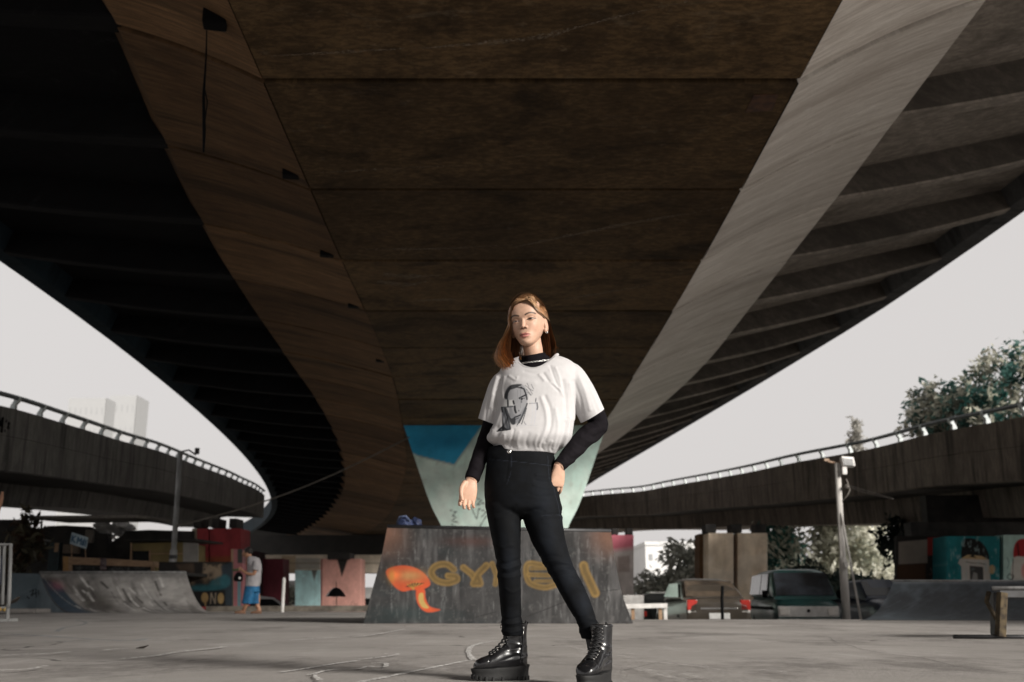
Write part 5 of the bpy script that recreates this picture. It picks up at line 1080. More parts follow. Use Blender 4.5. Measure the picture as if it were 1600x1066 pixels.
for sx in (-1, 1):
    q = lambda a, b: (sx*a, b)
    al = smooth_closed([q(.0175,.1066),q(.025,.1095),q(.033,.1104),q(.041,.1090),q(.0465,.1070),q(.040,.1052),q(.031,.1045),q(.023,.1052)], 4)
    px_.stroke(smooth_open([q(.018,.1165),q(.026,.1198),q(.036,.1200),q(.046,.1155)], 4), .004, (.38, .21, .14), .45, .003)
    fpoly(al, (.34, .28, .25), .95, .0018)
    ins = px_.inside(al); a_ = (np.clip((.0062-np.hypot(px_.X-sx*.0305-.0012, px_.Y-.1088))/.001, 0, 1)*ins)[:, None]; px_.c = px_.c*(1-a_)+np.array((.028, .014, .009))*a_
    px_.stroke(smooth_open([q(.0165,.1064),q(.024,.1103),q(.033,.1117),q(.042,.1102),q(.0495,.1076)], 4), .0036, (.012, .008, .007), .95, .0018)
    px_.stroke(smooth_open([q(.022,.1046),q(.031,.1036),q(.041,.1046)], 4), .0018, (.20, .10, .07), .6, .0015)
    px_.stroke(smooth_open([q(.014,.1265),q(.022,.1300),q(.033,.1325),q(.043,.1315),q(.051,.1280)], 4), .0062, (.030, .017, .011), .95, .003)
    px_.stroke(smooth_open([q(.0035,.0722),q(.0068,.0728),q(.0092,.0716)], 3), .0030, (.09, .035, .025), .85, .002)
cols[face] = px_.c
cols[sock] = (.008, .008, .009); scalp = (z > .193) | ((y > -.02) & (z > .115)); cols[scalp] = (.06, .035, .02)
for p_, d_, n_ in tipsR+tipsL:                                  # nails
    r_ = V-np.array(p_); back = -(r_ @ np.array(n_)); al_ = r_ @ np.array(d_); lat = np.linalg.norm(r_-np.outer(al_, np.array(d_))+np.outer(back, np.array(n_)), axis=1)
    nm = (back > .002) & (np.abs(al_+.001) < .006) & (lat < .0042) & (np.linalg.norm(r_, axis=1) < .012); cols[nm] = (.62, .38, .32)
m_skin = vcmat('skin', rough=.5, var=.10, scale=55, bump=.12, bscale=420, bdist=.001, spec=.35, sss=.06)
woman = finish(me, 'person', m_skin, None, cols)
tag(woman, 'young woman with ginger bob hair, white printed tee and black jeans, hand on hip', 'person')
woman.data.transform(Matrix.Translation(-woman_loc)); woman.location = woman_loc
def kid(o):                                                      # children keep their place in the world
    o.parent = woman; o.matrix_parent_inverse = Matrix.Translation(-woman_loc); return o

# ---- hair
def hairmat():
    m, nt, bs = newmat('hair'); at = N(nt, 'ShaderNodeAttribute', attribute_name='Col'); nt.links.new(at.outputs['Color'], bs.inputs['Base Color'])
    bs.inputs['Roughness'].default_value = .42; bs.inputs['Specular IOR Level'].default_value = .45; bs.inputs['Anisotropic'].default_value = .5; return m
m_hair = hairmat(); hv, hf_, hc = [], [], []
EC, ER = np.array((0, .006, .112)), np.array((.0755, .0995, .1120))
def pushout(p, k):
    q = (np.array(p)-EC)/ER; r = np.linalg.norm(q)
    return Vector(EC+q/r*max(r, k)*ER) if p[2] > .07 else Vector(p)
def strand(ctrl, w0, k, col0, col1, lift, n=12):
    pts = smooth_open([tuple(c) for c in ctrl], 3); m = len(pts); n0 = len(hv)
    for i, p in enumerate(pts):
        p = pushout(Vector(p), k); t = i/(m-1); nxt = Vector(pts[min(i+1, m-1)])-Vector(pts[max(i-1, 0)]); out = Vector((p.x, p.y-.006, 0.)); out = out.normalized() if out.length > 1e-5 else Vector((0, -1, 0))
        if p.z > .15: out = Vector((p.x, p.y, .1)).normalized()
        sd_ = nxt.cross(out).normalized(); ww = w0*(1-.7*t**5); a = hw(p+sd_*ww); b = hw(p-sd_*ww); hv.extend([a, b])
        c = np.array(col0)*(1-t)+np.array(col1)*t; hc.extend([c, c])
    hf_.extend([(n0+2*i, n0+2*i+1, n0+2*i+3, n0+2*i+2) for i in range(m-1)])
rr = random.Random(5)
def side_strand(s, u, layer):
    """u 0..1 from the front lock to the nape; layer 0 (inner) .. 1 (outer)"""
    root = Vector((.018+rr.uniform(-.009, .009), -.070+.137*u**1.1+rr.uniform(-.006, .004), .189+rr.uniform(-.003, .003)+.038*math.sin(min(u*1.25, 1)*math.pi*.55)))
    L_ = layer; j = lambda a: rr.uniform(-a, a); k = 1.004+(.02+.075*min(u*2.2, 1))*L_
    if s < 0:
        ph = R(44+136*u)+j(.05); A, B = .080+.008*L_, .099+.006*L_; sp, cp_ = math.sin(ph), math.cos(ph)
        p1 = Vector((-.024-.018*u+j(.005), -.083+.16*u, .178+.045*u**.5*(1-u)+.020*u+j(.005)))
        p2 = Vector((-.054*(1-u)-.055*u-.004*L_, .006-B*math.cos(ph*.93), .136+j(.006)))
        p3 = Vector((-A*1.02*sp+j(.003), .008-B*cp_*1.0, .092+j(.006)))
        f1 = 1.22+.34*L_*(1-.55*u)+j(.05); p4 = Vector((-A*f1*sp+j(.005), .008-B*(f1*.93)*cp_, .028+j(.008)))
        f2 = f1+.10+.16*L_*(1-u); p5 = Vector((-A*f2*sp+j(.008), .006-B*(f2*.86)*cp_+j(.008), -.020+.010*u+j(.008)))
        f3 = f2-.16+j(.10); p6 = Vector((-A*f3*sp+.010+j(.012), .004-B*(f3*.84)*cp_+j(.012), -.068+.022*u+j(.016)))
        ctrl = [root, p1, p2, p3, p4, p5, p6]
    else:
        ph = R(98+82*u)+j(.05); A, B = .0775+.007*L_, .099+.006*L_; sp, cp_ = math.sin(ph), math.cos(ph); b_ = min(u/.5, 1)
        q1 = Vector((.042+j(.005), -.080+.15*u+j(.004), .174+.05*u**.5*(1-u)+.022*u+j(.005)))
        q2 = Vector((.0655+.004*L_-.02*max(0, u-.5), -.054+.070*b_+.09*max(0, u-.5)+j(.005), .138+j(.005)))
        q3 = Vector((A*.985*math.sin(min(ph+.0, math.pi))*(1-.0*u)+.002, max(.004+.03*b_, .006-B*cp_*.92), .113+j(.003)-.012*b_))
        q4 = Vector((A*1.0*sp+.002+j(.003), max(.040, .010-B*.94*cp_)+j(.004), .066+j(.006)))
        f1 = .99+.08*L_+j(.03); q5 = Vector((A*f1*sp+.003+j(.004), max(.036, .012-B*.90*cp_)+j(.005), .012+j(.008))); q6 = Vector((A*(f1-.02)*sp+j(.006), max(.028, .010-B*.82*cp_)+j(.006), -.036+j(.014)))
        ctrl = [root, q1, q2, q3, q4, q5, q6]
    return ctrl, k
ROOT, MID, GOLD, DEEP, TAN = (.066, .034, .017), (.235, .105, .042), (.62, .275, .085), (.10, .044, .019), (.43, .26, .145)
for s in (-1, 1):
    for i in range(700):                                            # dense under layer
        u = rr.random(); c, k = side_strand(s, u, rr.uniform(0, .3)); strand(c, rr.uniform(.0035, .006), k, tuple(np.array(TAN if u < .3 else ROOT)*(rr.uniform(.5, 1.) if u < .3 else 1.2)), tuple(np.array(MID if rr.random() < .6 else DEEP)*rr.uniform(.7, 1.5)), 0)
    for i in range(1900):
        u = rr.random()**(1.15 if s < 0 else .9); lay = rr.uniform(.3, 1.); c, k = side_strand(s, u, lay); f_ = rr.random()
        tip = (TAN if s > 0 and f_ < .6 else GOLD) if (s > 0 and f_ < .75) else GOLD if (f_ < .30+.35*lay*(u < .5)) else (TAN if f_ > .86 else MID); q_ = rr.uniform(.45, 1.35)
        top = TAN if rr.random() < .28 else (MID if rr.random() < .5 else ROOT)
        strand(c, rr.uniform(.0014, .0030), k, tuple(np.array(top)*q_), tuple(np.array(tip)*q_), 0)
for i in range(45):                                                 # flyaways
    s = rr.choice((-1, 1)); c, k = side_strand(s, rr.random(), 1.1); c[-1] = c[-1]+Vector((s*rr.uniform(0, .02), rr.uniform(-.01, .01), rr.uniform(-.01, .02))); strand(c, .0006, k+.03, MID, GOLD, 0)
hair = mk('hair', hv, hf_, m_hair, None, True, cols=np.array(hc)); kid(hair)
ed = MB(); e0 = hw((.0735,-.001,.058)); ed.tube([e0+Vector((.0045*math.cos(a), 0, .0045*math.sin(a)-.003)) for a in np.linspace(0, 2*math.pi, 13)], .0012, 6); kid(ed.build('earring', m_chrome, None, True))

# ---- black long sleeved top: sleeves and mock neck
def cloth(name, base, rough, bumpn=900, sheen=.0, var=.12, weave=.12, spec=.25, vc=False):
    if vc: return vcmat(name, rough, var, 30, weave, bumpn, .0006, spec, sheen=sheen)
    m = simple(name, base, tuple(c*(1-var*2) for c in base), 28, rough=rough, bump=weave, bscale=bumpn, bdist=.0006, spec=spec)
    if sheen: m.node_tree.nodes['Principled BSDF'].inputs['Sheen Weight'].default_value = sheen
    return m
m_top = cloth('black_jersey', (.0055, .0042, .0058), .85, spec=.12)
tp = Loft()
tp.tube([W(796, 590, .02), SHR.lerp(ELR, .5), ELR, ELR.lerp(WRR, .35), ELR.lerp(WRR, .7), WRR.lerp(ELR, .015)], [.040,.042,.0385,.036,.033,.0315], 24, 6)
tp.tube([W(890, 586, .02), SHL.lerp(ELL, .55), ELL+Vector((.004, 0, -.004)), ELL.lerp(WRL, .35), ELL.lerp(WRL, .7), WRL.lerp(ELL, .01)], [.040,.043,.0425,.042,.036,.0275], 24, 6)
tp.rings([(W(842, 584, .03), (.105,0,.014), (0,.085,.02), 2.), (W(840.5, 572, .03), (.088,0,.016), (0,.080,.020), 2.), (W(837, 563, .028), (.064,0,.012), (0,.064,.016), 2.), (W(833.5, 556.5, .02), (.0515,0,.009), (0,.0515,.013), 2.), (W(833, 553.5, .02), (.0490,0,.009), (0,.050,.013), 2.)], 40)
me = evalmesh(tp.v, tp.f, .004, 4); V = mverts(me); Nn = mnorms(me)
V = V+Nn*(n3(V, 22)*.0022+n3(V, 60, 4.)*.0010)[:, None]
st_ = [([(936,668),(922,672),(915,668)],3.2,.004),([(944,676),(928,682),(914,678)],3.,-.0035),([(938,688),(922,690),(908,684)],3,.004),([(926,700),(912,698),(902,692)],3,-.003),([(918,704),(904,708),(894,702)],3,.0035),([(905,716),(893,716),(886,710)],2.6,-.003),([(898,722),(886,724),(880,716)],2.6,.003),([(920,658),(932,664),(944,664)],3,-.003),
       ([(752,700),(762,706),(768,700)],3,.0025),([(748,716),(756,722),(762,716)],3,-.002),([(742,728),(750,734),(756,730)],3,.002)]
V = folds(V, Nn, st_); putverts(me, V)
for wr_, el_ in ((WRR, ELR), (WRL, ELL)):
    ax = (wr_-el_).normalized(); cutplane(me, wr_-ax*.004, ax, .055)
kid(finish(me, 'long_sleeve_top', m_top, None))
ch = MB(); cc = W(838.5, 566.5, .027)
for k in range(30):                                                  # silver chain round the collar
    a = R(200+k*5.2); p = cc+Vector((.0700*math.cos(a), .0735*math.sin(a), .0085*math.cos(a)+.0165*math.sin(a)+.0045)); t = Vector((-math.sin(a), math.cos(a), .0)); ang = (k % 2)*1.2+.3
    u_ = (t*math.cos(.5)+Vector((0, 0, 1))*math.sin(.5)*(1 if k % 2 else -1)).normalized(); w_ = Vector((math.cos(a), math.sin(a), 0)).cross(u_)
    ch.tube([p+u_*.0044*math.cos(b)+w_*.0024*math.sin(b) for b in np.linspace(0, 2*math.pi, 9)], .0009, 5)
kid(ch.build('necklace', simple('silver', (.82, .81, .79), (.7, .69, .67), 20, rough=.2, bump=0, metal=.7), None, True))

# ---- white tee with a grey ink sketch
ts = Loft()
ts.rows([(556,824,866),(559,808,878),(563,798,888),(569,788,897),(577,782,903),(590,779,903),(610,779,899),(635,776,898),(660,771,897),(674,766,895),(684,760,893),(692,765,887),(698,775,881),(703,772,874),(710,770,866)],
        spl([(556,.045),(563,.066),(577,.090),(600,.106),(640,.112),(675,.122),(686,.124),(695,.115),(703,.098),(710,.09)]), spl([(556,.04),(580,.03),(640,.012),(686,.0),(710,.01)]), 2.35, 56, 4)
CR, CL_ = W(767, 664, .055), W(926.5, 652, .075)
SR, SL = W(793, 597, .03), W(888, 588, .035)
ts.tube([SR+Vector((.03, 0, .0)), SR+Vector((-.012, 0, -.012)), SR.lerp(CR, .5)+Vector((-.006, 0, .002)), CR+(CR-SR).normalized()*.004], [.055,.059,.061,.060], 30, 6, 1.0)
ts.tube([SL+Vector((-.03, 0, .01)), SL+Vector((.012, 0, -.008)), SL.lerp(CL_, .5)+Vector((.008, 0, .004)), CL_+(CL_-SL).normalized()*.004], [.057,.061,.061,.058], 30, 6, 1.0)
me = evalmesh(ts.v, ts.f, .0028, 7); V = mverts(me); Nn = mnorms(me)
fs_ = [([(880,596),(884,620),(886,650)],5,-.010),([(890,600),(895,628),(898,655)],4,.006),([(868,575),(874,590),(878,606)],3,.004),([(860,572),(866,590),(872,604)],3,-.004),([(850,584),(858,596),(866,604),(874,612)],3,-.0045),([(843,586),(850,594)],3,.004),
       ([(860,598),(872,606),(880,618)],3,.004),([(852,620),(860,640),(861,665),(852,690)],4,-.005),([(846,622),(853,645),(853,668),(842,696)],4,.0045),([(868,640),(872,668),(864,700)],4,.004),([(884,660),(880,685),(872,706)],4,-.006),([(890,655),(886,682),(878,702)],4,.006),
       ([(800,690),(796,698)],3,-.008),([(778,668),(776,684),(781,697)],4,-.006),([(768,672),(770,686),(776,697)],3.5,.006),([(788,680),(787,692),(790,699)],3.5,.006),([(812,676),(808,690),(810,699)],4,.005),([(803,672),(800,688),(801,699)],3.2,-.006),([(826,678),(822,690),(824,699)],4,-.005),([(840,680),(836,692),(838,701)],3.5,.005),([(850,686),(846,697),(849,703)],3,-.005),([(862,690),(858,700),(860,706)],3,.005),
       ([(782,596),(776,612),(774,636)],4,-.007),([(776,590),(770,612),(766,636)],4,.005),([(788,590),(784,606),(786,622)],3.2,.004),([(796,588),(806,594),(808,590)],3,.003),([(784,640),(778,655),(770,672)],4,.005),([(792,650),(784,668),(778,680)],4,-.004),
       ([(905,590),(914,612),(922,640)],4,.004),([(897,596),(906,620),(910,646)],4,-.004),([(912,586),(924,616),(934,642)],4,-.003),([(764,620),(760,640),(758,658)],3,-.004),([(772,618),(769,640),(768,655)],3,.004),([(800,602),(815,596),(835,598)],6,.003),([(820,580),(838,584),(856,578)],4,-.0025)]
V = V+Nn*(n3(V, 8)*.0018+n3(V, 24, 3.)*.0006)[:, None]; V = folds(V, Nn, [(a_, w_*.72, m_*(.38 if min(q_[1] for q_ in a_) > 664 else .72)) for a_, w_, m_ in fs_]); putverts(me, V)
for c_, s_ in ((CR, SR), (CL_, SL)):
    ax = (c_-s_).normalized(); cutplane(me, c_-ax*.006, ax, .09)
NECK = smooth_closed([(809,563),(813,570),(822,574.5),(834,576),(847,572.5),(859,564),(868,556),(872,550),(862,540),(842,536),(820,544)], 5)
bm = bmesh.new(); bm.from_mesh(me); cand = [f for f in bm.faces if f.calc_center_median().z > 1.1 and (f.normal.y < .3 or f.normal.z > .3)]
CX = np.array([f.calc_center_median() for f in cand]); ins_ = Paint(*topx(CX), (0, 0, 0)).inside(NECK)
bmesh.ops.delete(bm, geom=[f for f, i_ in zip(cand, ins_) if i_], context='FACES'); bm.to_mesh(me); bm.free(); me.update()
bm = bmesh.new(); bm.from_mesh(me); nc = W(841, 562, .03)
bv = [v for v in bm.verts if v.is_boundary and (v.co-nc).length < .13]
for _ in range(12):
    nw = {}
    for v in bv:
        nb = [e.other_vert(v).co for e in v.link_edges if e.is_boundary]
        if len(nb) == 2: nw[v] = v.co*.4+(nb[0]+nb[1])*.3
    for v, c in nw.items(): v.co = c
bm.to_mesh(me); bm.free(); me.update()
V = mverts(me); Nn = mnorms(me); X, Y = topx(V)
class PrintPaint(Paint):
    def stroke(s, pts, w, col, a=1., soft=None): return Paint.stroke(s, pts, w*1.45, col, min(1, a*1.1), soft)
pt_ = PrintPaint(X, Y, (.455, .445, .449)); fr_ = Nn[:, 1] < .15
K, G1, G2 = (.012, .013, .016), (.06, .064, .072), (.15, .155, .17); sv = pt_.c.copy()
z5 = lambda a: [(770+u/10.66, 580+v/10.66) for u, v in a]
pt_.poly(smooth_closed(z5([(190,400),(240,270),(330,225),(470,215),(560,300),(590,420),(560,560),(500,720),(440,830),(370,890),(300,880),(270,700),(250,560),(200,500)]), 4), (.20, .205, .22), .7, 2).poly(smooth_closed(z5([(290,560),(330,650),(360,720),(440,720),(530,600),(500,720),(440,830),(370,880),(300,840),(270,700)]), 4), (.13, .135, .15), .6, 3)
pt_.poly(smooth_closed(z5([(185,440),(215,330),(290,240),(400,218),(480,222),(450,250),(330,280),(270,330),(235,460)]), 4), K, .9, 1.2).stroke(z5([(470,270),(520,300),(550,380),(570,470)]), 1.6, K, .9).stroke(z5([(300,300),(400,265),(480,285)]), 1.4, K, .8).stroke(z5([(250,300),(240,480)]), 1.6, G1, .9)
for q_ in ([(560,300),(640,400)], [(600,280),(660,380)], [(540,240),(620,300)], [(580,350),(630,400)], [(620,300),(670,330)], [(570,200),(600,260)], [(640,220),(680,300)]): pt_.stroke(z5(q_), .9, G1, .6)
pt_.poly(z5([(150,610),(235,610),(275,720),(300,965),(240,982),(90,990),(165,900),(160,760)]), G1, .75, 1.5).poly(z5([(575,540),(540,640),(470,820),(400,910),(430,830),(500,720),(550,600)]), G1, .8, 1.2).poly(z5([(190,430),(250,300),(300,260),(290,320),(250,380),(235,470)]), K, .8, 1)
pt_.stroke(z5([(440,450),(500,420),(555,395)]), 1.5, K, .95).stroke(z5([(445,462),(490,452),(530,455)]), .8, K, .8).ell(z5([(483,468)])[0], (1.3, 1.6), K, .95).stroke(z5([(480,500),(482,525)]), 1.2, G1, .8)
pt_.poly(z5([(195,480),(340,480),(350,570),(180,585)]), (.5, .5, .5), .9, 1).stroke(z5([(250,490),(252,580)]), 1.8, K, .95).stroke(z5([(340,500),(352,545)]), 2.0, K, .95).stroke(z5([(155,605),(230,600),(330,590)]), 1.3, G1, .9)
pt_.stroke(z5([(365,590),(370,650),(385,690)]), 2.3, K, .95).stroke(z5([(430,655),(436,665)]), 1.2, G1, .8).stroke(z5([(360,770),(410,755),(460,730)]), 1.3, K, .9).stroke(z5([(385,800),(430,780)]), 1.2, G1, .7)
pt_.poly(smooth_closed(z5([(270,740),(310,790),(360,770),(380,800),(370,880),(320,890),(280,830)]), 4), K, .9, 1.2)
for a_, b_, c_, wd, cl_ in (((150,610),(170,760),(170,970),2.2,K), ((180,610),(215,800),(250,970),2,G1), ((205,620),(250,790),(290,950),1.8,K), ((230,640),(265,800),(270,970),1.5,G1), ((160,700),(190,860),(215,975),1.4,G2), ((100,985),(160,940),(230,975),2.2,K), ((70,1000),(180,985),(290,970),1.4,K)): pt_.stroke(smooth_open(z5([a_, b_, c_]), 4), wd, cl_, .9)
for a_, b_, c_, wd, cl_ in (((572,540),(520,690),(440,860),1.6,K), ((545,600),(480,760),(400,910),1.3,G1), ((560,620),(520,760),(480,880),1.2,G1), ((735,530),(745,600),(735,640),1.6,G1), ((710,540),(715,700),(690,880),1.2,(.42,.42,.45)), ((660,520),(665,700),(640,870),1.4,(.44,.44,.46)), ((520,840),(540,880),(555,890),.9,G2), ((390,905),(560,908),(740,905),.6,(.4,.4,.42))): pt_.stroke(smooth_open(z5([a_, b_, c_]), 4), wd, cl_, .8)
pt_.stroke(z5([(610,540),(680,535),(735,530)]), .9, G2, .7).stroke(z5([(415,320),(420,520)]), .6, G2, .5).stroke(z5([(460,300),(465,620)]), .6, G2, .5).stroke(z5([(720,450),(712,510)]), 1.1, G1, .8)
pt_.c = np.where(fr_[:, None], pt_.c, sv)
tee = finish(me, 't_shirt', cloth('white_cotton', None, .85, vc=True, var=.05, weave=.10), None, pt_.c); kid(tee)
cl0 = MB(); q_ = [W(*p) for p in smooth_closed([(808,562,.035),(812.5,570,-.005),(822,575,-.040),(834,576.5,-.052),(847,573,-.047),(859.5,564.5,-.022),(868,556.5,.012),(870,554.5,.045),(862,561,.085),(842,566,.10),(820,568,.08)], 5)]
cl0.tube(q_+[q_[0]], .0070, 8, True, 1.35); cb_ = cl0.build('collar', cloth('white_rib', (.455, .445, .447), .85), None, True); cb_.parent = tee

# ---- black skinny jeans
jn = Loft()
jn.rows([(699,764,864),(706,762,865),(716,761,866.5),(735,759,869),(760,757,872),(785,758,876),(798,760,878.5),(808,772,868)], spl([(699,.090),(716,.094),(745,.108),(785,.106),(798,.095),(808,.060)]), spl([(699,.012),(745,.012),(808,.0)]), 2.35, 56, 4)
rl = [(790,758.5,815),(800,760,815),(815,762.5,814.5),(831,766,814),(849,770,813.5),(866,773,813.5),(880,775.5,814),(892,776.5,814),(905,777.5,813.8),(925,779.5,814),(945,781.5,814.5),(962,783,815),(974,783.5,815.5),(983,783.5,818),(993,785,817)]
ll = [(790,815,877),(800,815,878),(812,817,879.5),(831,824,881.5),(849,831,884.5),(866,841,889.5),(880,848.5,894.5),(892,855,899.5),(905,863,906.5),(925,874,916.5),(945,885,924.5),(962,895.5,930.5),(974,902.5,935),(983,904.5,940.5),(998,908.5,940.5)]
jn.rows(rl, spl([(790,.086),(831,.080),(866,.066),(892,.058),(925,.054),(960,.046),(993,.047)]), spl([(790,.0),(866,-.01),(905,.0),(945,.03),(993,.055)]), 2.1, 40, 3)
jn.rows(ll, spl([(790,.088),(831,.082),(866,.070),(892,.062),(925,.056),(960,.047),(998,.047)]), spl([(790,.0),(866,-.03),(905,-.052),(945,-.095),(998,-.152)]), 2.1, 40, 3)
me = evalmesh(jn.v, jn.f, .0042, 5); V = mverts(me); Nn = mnorms(me); X, Y = topx(V)
V = V+Nn*(n3(V, 14)*.0012+n3(V*np.array([1, 1, 2.2]), 30, 9.)*.0008)[:, None]
jf = [([(763,717),(815,722),(866,728)],1.6,-.0045),([(762,709),(815,713),(866,719)],6,.003),([(795,703),(793,730),(790,752)],1.4,-.0018),([(856,712),(858,745),(866,762)],1.6,-.004),([(866,762),(873,790),(876,806)],1.6,-.004),([(848,806),(862,803),(879,804)],1.8,-.005),([(848,811),(862,808),(879,809)],2,.003),
      ([(838,742),(850,744),(860,742)],2.4,.004),([(836,750),(850,753),(862,752)],2.6,-.004),([(834,758),(850,762),(866,762)],2.6,.003),([(826,772),(845,776),(868,774)],3,-.002),([(805,790),(790,800),(775,802)],3,-.003),([(806,796),(790,808),(772,810)],3,.003),([(822,800),(838,796),(850,800)],3,-.003),
      ([(770,850),(785,855),(800,852)],3,.003),([(775,876),(790,881),(812,874)],3,-.005),([(776,884),(792,889),(813,882)],3,.006),([(777,893),(795,896),(813,890)],3,-.005),([(778,901),(795,903),(813,899)],3,.004),([(845,872),(862,868),(880,872)],3,-.004),([(848,880),(866,876),(888,880)],3,.005),([(853,888),(872,883),(894,886)],3,-.005),([(858,895),(876,890),(898,893)],3,.005),([(863,903),(882,898),(902,901)],3,-.004),
      ([(878,812),(890,850),(908,900),(930,955),(936,975)],1.3,-.003),([(782,965),(798,968),(815,963)],2.4,-.004),([(783,972),(798,975),(816,971)],2.4,.006),([(783,980),(800,981),(818,977)],2.2,-.005),([(784,986),(800,988),(818,984)],2.2,.006),([(897,966),(915,965),(934,968)],2.4,-.004),([(902,974),(918,972),(936,975)],2.4,.005),([(904,981),(920,979),(939,982)],2.2,-.005),([(906,988),(924,987),(940,990)],2.2,.006),
      ([(790,920),(800,926),(812,922)],3,.003),([(880,925),(895,922),(912,928)],3,.003),([(820,830),(836,850),(850,868)],4,-.003)]
V = folds(V, Nn, [(a_, w_*.75, m_*.55) for a_, w_, m_ in jf], .0); putverts(me, V)
jc = Paint(X, Y, (.0022, .0026, .0034)); jc.noise(.05, .05, .45, .75, (.004, .005, .007), .7, 3)
for a_, r_ in (((855, 850), (14, 40)), ((885, 900), (12, 26)), ((795, 880), (10, 20)), ((850, 780), (14, 26)), ((912, 945), (9, 24))): jc.blot(a_, r_, (.007, .009, .013), .7)
for q_ in ([(763,717),(815,722),(866,728)], [(800,708),(798,740),(792,757)], [(856,713),(858,745),(866,762),(873,790),(877,812),(890,850),(908,900),(930,955)], [(848,805),(879,805)]): jc.stroke(q_, 1., (.016, .019, .026), .6)
jeans = finish(me, 'trousers', cloth('black_denim', None, .8, vc=True, bumpn=700, weave=.15, var=.2, spec=.12), None, jc.c); kid(jeans)
bt = MB(); bp = W(795.5, 705.5, -.118); bt.lathe([(.0, -.004), (.0085, -.003), (.0092, .001), (.0070, .0035), (.0, .004)], bp, 18, Matrix.Rotation(R(80), 3, 'X')); b_ = bt.build('button', m_chrome, None, True); b_.parent = jeans

# ---- platform boots
m_leather = simple('black_leather', (.011, .011, .012), (.007, .007, .008), 30, rough=.24, bump=.12, bscale=260, bdist=.001, spec=.55, coat=.25)
m_sole = simple('boot_sole', (.010, .0098, .0098), (.006, .006, .006), 20, rough=.7, bump=.3, bscale=120, bdist=.002)
m_lace = simple('lace', (.010, .010, .011), rough=.7)
m_eye = simple('eyelet', (.75, .73, .7), rough=.2, metal=.9, bump=0)
def boot(name, loc, d, zipside, lab=None):
    d = Vector((d[0], d[1], 0)).normalized(); s = Vector((-d.y, d.x, 0)); BS = .905; LS = .91; T = lambda a, b, c: Vector(loc)+(d*a*LS+s*b+Vector((0, 0, c)))*BS
    up = Loft()
    up.rings([(T(x_, 0, (z0+z1)/2), s*hw_*BS, Vector((0, 0, (z1-z0)/2))*BS, 2.5) for x_, hw_, z0, z1 in ((.268,.012,.048,.062),(.262,.027,.044,.075),(.250,.036,.042,.088),(.228,.0435,.042,.098),(.20,.0465,.042,.106),(.17,.046,.042,.122),(.14,.043,.042,.140),(.11,.040,.042,.152),(.07,.037,.042,.150),(.035,.0345,.042,.135),(.012,.028,.042,.11),(.002,.015,.046,.09))], 32)
    up.rings([(T(cx, 0, z_), d*rx*BS, s*ry*BS, 2.2) for z_, cx, rx, ry in ((.075,.068,.062,.036),(.11,.066,.062,.038),(.14,.062,.056,.039),(.17,.058,.050,.0395),(.20,.056,.0485,.041),(.23,.055,.0495,.043),(.246,.055,.049,.0425))], 32)
    me = evalmesh(up.v, up.f, .0034, 5); V = mverts(me); Nn = mnorms(me)
    q = (V-np.array(loc))/BS; a = q @ np.array(d)/LS; b = q @ np.array(s); z = q[:, 2]; dd = np.zeros(len(V))
    for k, (az, bz_, w_, am) in enumerate(((.10,.085,.010,-.0022),(.118,.07,.010,.0026),(.136,.06,.010,-.0026),(.150,.05,.010,.002),(.095,.03,.012,.0018))):
        dd += am*np.exp(-((z-az-.25*(a-bz_)*(1 if k % 2 else -1))/.006)**2)*np.exp(-((a-bz_)/.05)**2)
    dd += -.0022*np.exp(-((a-.205+.4*(z-.08)**1)/.003)**2)*(z > .05)*(a > .15)      # toe cap seam
    dd += -.002*np.exp(-((a-.040)/.0025)**2)*(z > .05)*(z < .23)                        # quarter seam
    dd += n3(V, 30)*.0012; V = V+Nn*dd[:, None]; putverts(me, V); o = kid(finish(me, name, m_leather, None))
    def sub(bld, nm, mt, sm=True, au=None):
        k = bld.build(nm, mt, None, sm, au); k.parent = o; return k
    out = []
    for k in range(48):
        t = 2*math.pi*k/48; ca, sa = math.cos(t), math.sin(t); x_ = .135+.143*math.copysign(abs(ca)**(2/2.5), ca); w_ = .036+.014*min(max((x_-.06)/.12, 0), 1)-.006*max((x_-.22)/.06, 0); out.append((x_, w_*math.copysign(abs(sa)**(2/2.5), sa)))
    sl_ = MB(); rows = []
    lv = [(.0, .93, 0), (.004, .97, 0), (.012, 1., 0), (.020, .985, 0), (.030, .985, 0), (.040, 1.0, 0), (.050, 1.03, 0), (.055, 1.02, 0), (.056, .9, 0)]
    for z_, sc_, _ in lv:
        rows.append([T(.135+(x_-.135)*sc_, y_*sc_, z_+(.010*max(0, (.09-x_)/.09) if z_ > .03 else 0)+(-.004*(x_ > .18) if z_ > .03 else 0)+(.010*max(0, (x_-.20)/.08)**1.5 if z_ < .03 else 0)) for x_, y_ in out])
    for r_ in rows: sl_.v += r_
    sl_.f += [(i*48+k, i*48+(k+1) % 48, (i+1)*48+(k+1) % 48, (i+1)*48+k) for i in range(len(lv)-1) for k in range(48)]+[tuple(range(48)), tuple((len(lv)-1)*48+k for k in range(47, -1, -1))]
    sub(sl_, 'sole', m_sole, True, 40)
    for k in range(0, 48, 2):
        x_, y_ = out[k]
        if .085 < x_ < .125: continue
        dx, dy_ = out[(k+1) % 48][0]-out[k-1][0], out[(k+1) % 48][1]-out[k-1][1]; ln = math.hypot(dx, dy_); M = Matrix((d, s, Vector((0, 0, 1)))).transposed() @ Matrix.Rotation(math.atan2(dy_, dx), 3, 'Z')
        tr_ = MB(); tr_.box(T(.135+(x_-.135)*.985, y_*.985, .008+.010*max(0, (x_-.20)/.08)**1.5), (.010, .008, .017), M=M, bev=.0015); sub(tr_, 'tread_lug', m_sole, False)
    lc = MB(); ey = MB(); path = spl([(0,.192,.112),(.25,.158,.132),(.45,.128,.158),(.62,.112,.182),(.8,.106,.205),(1,.106,.232)])
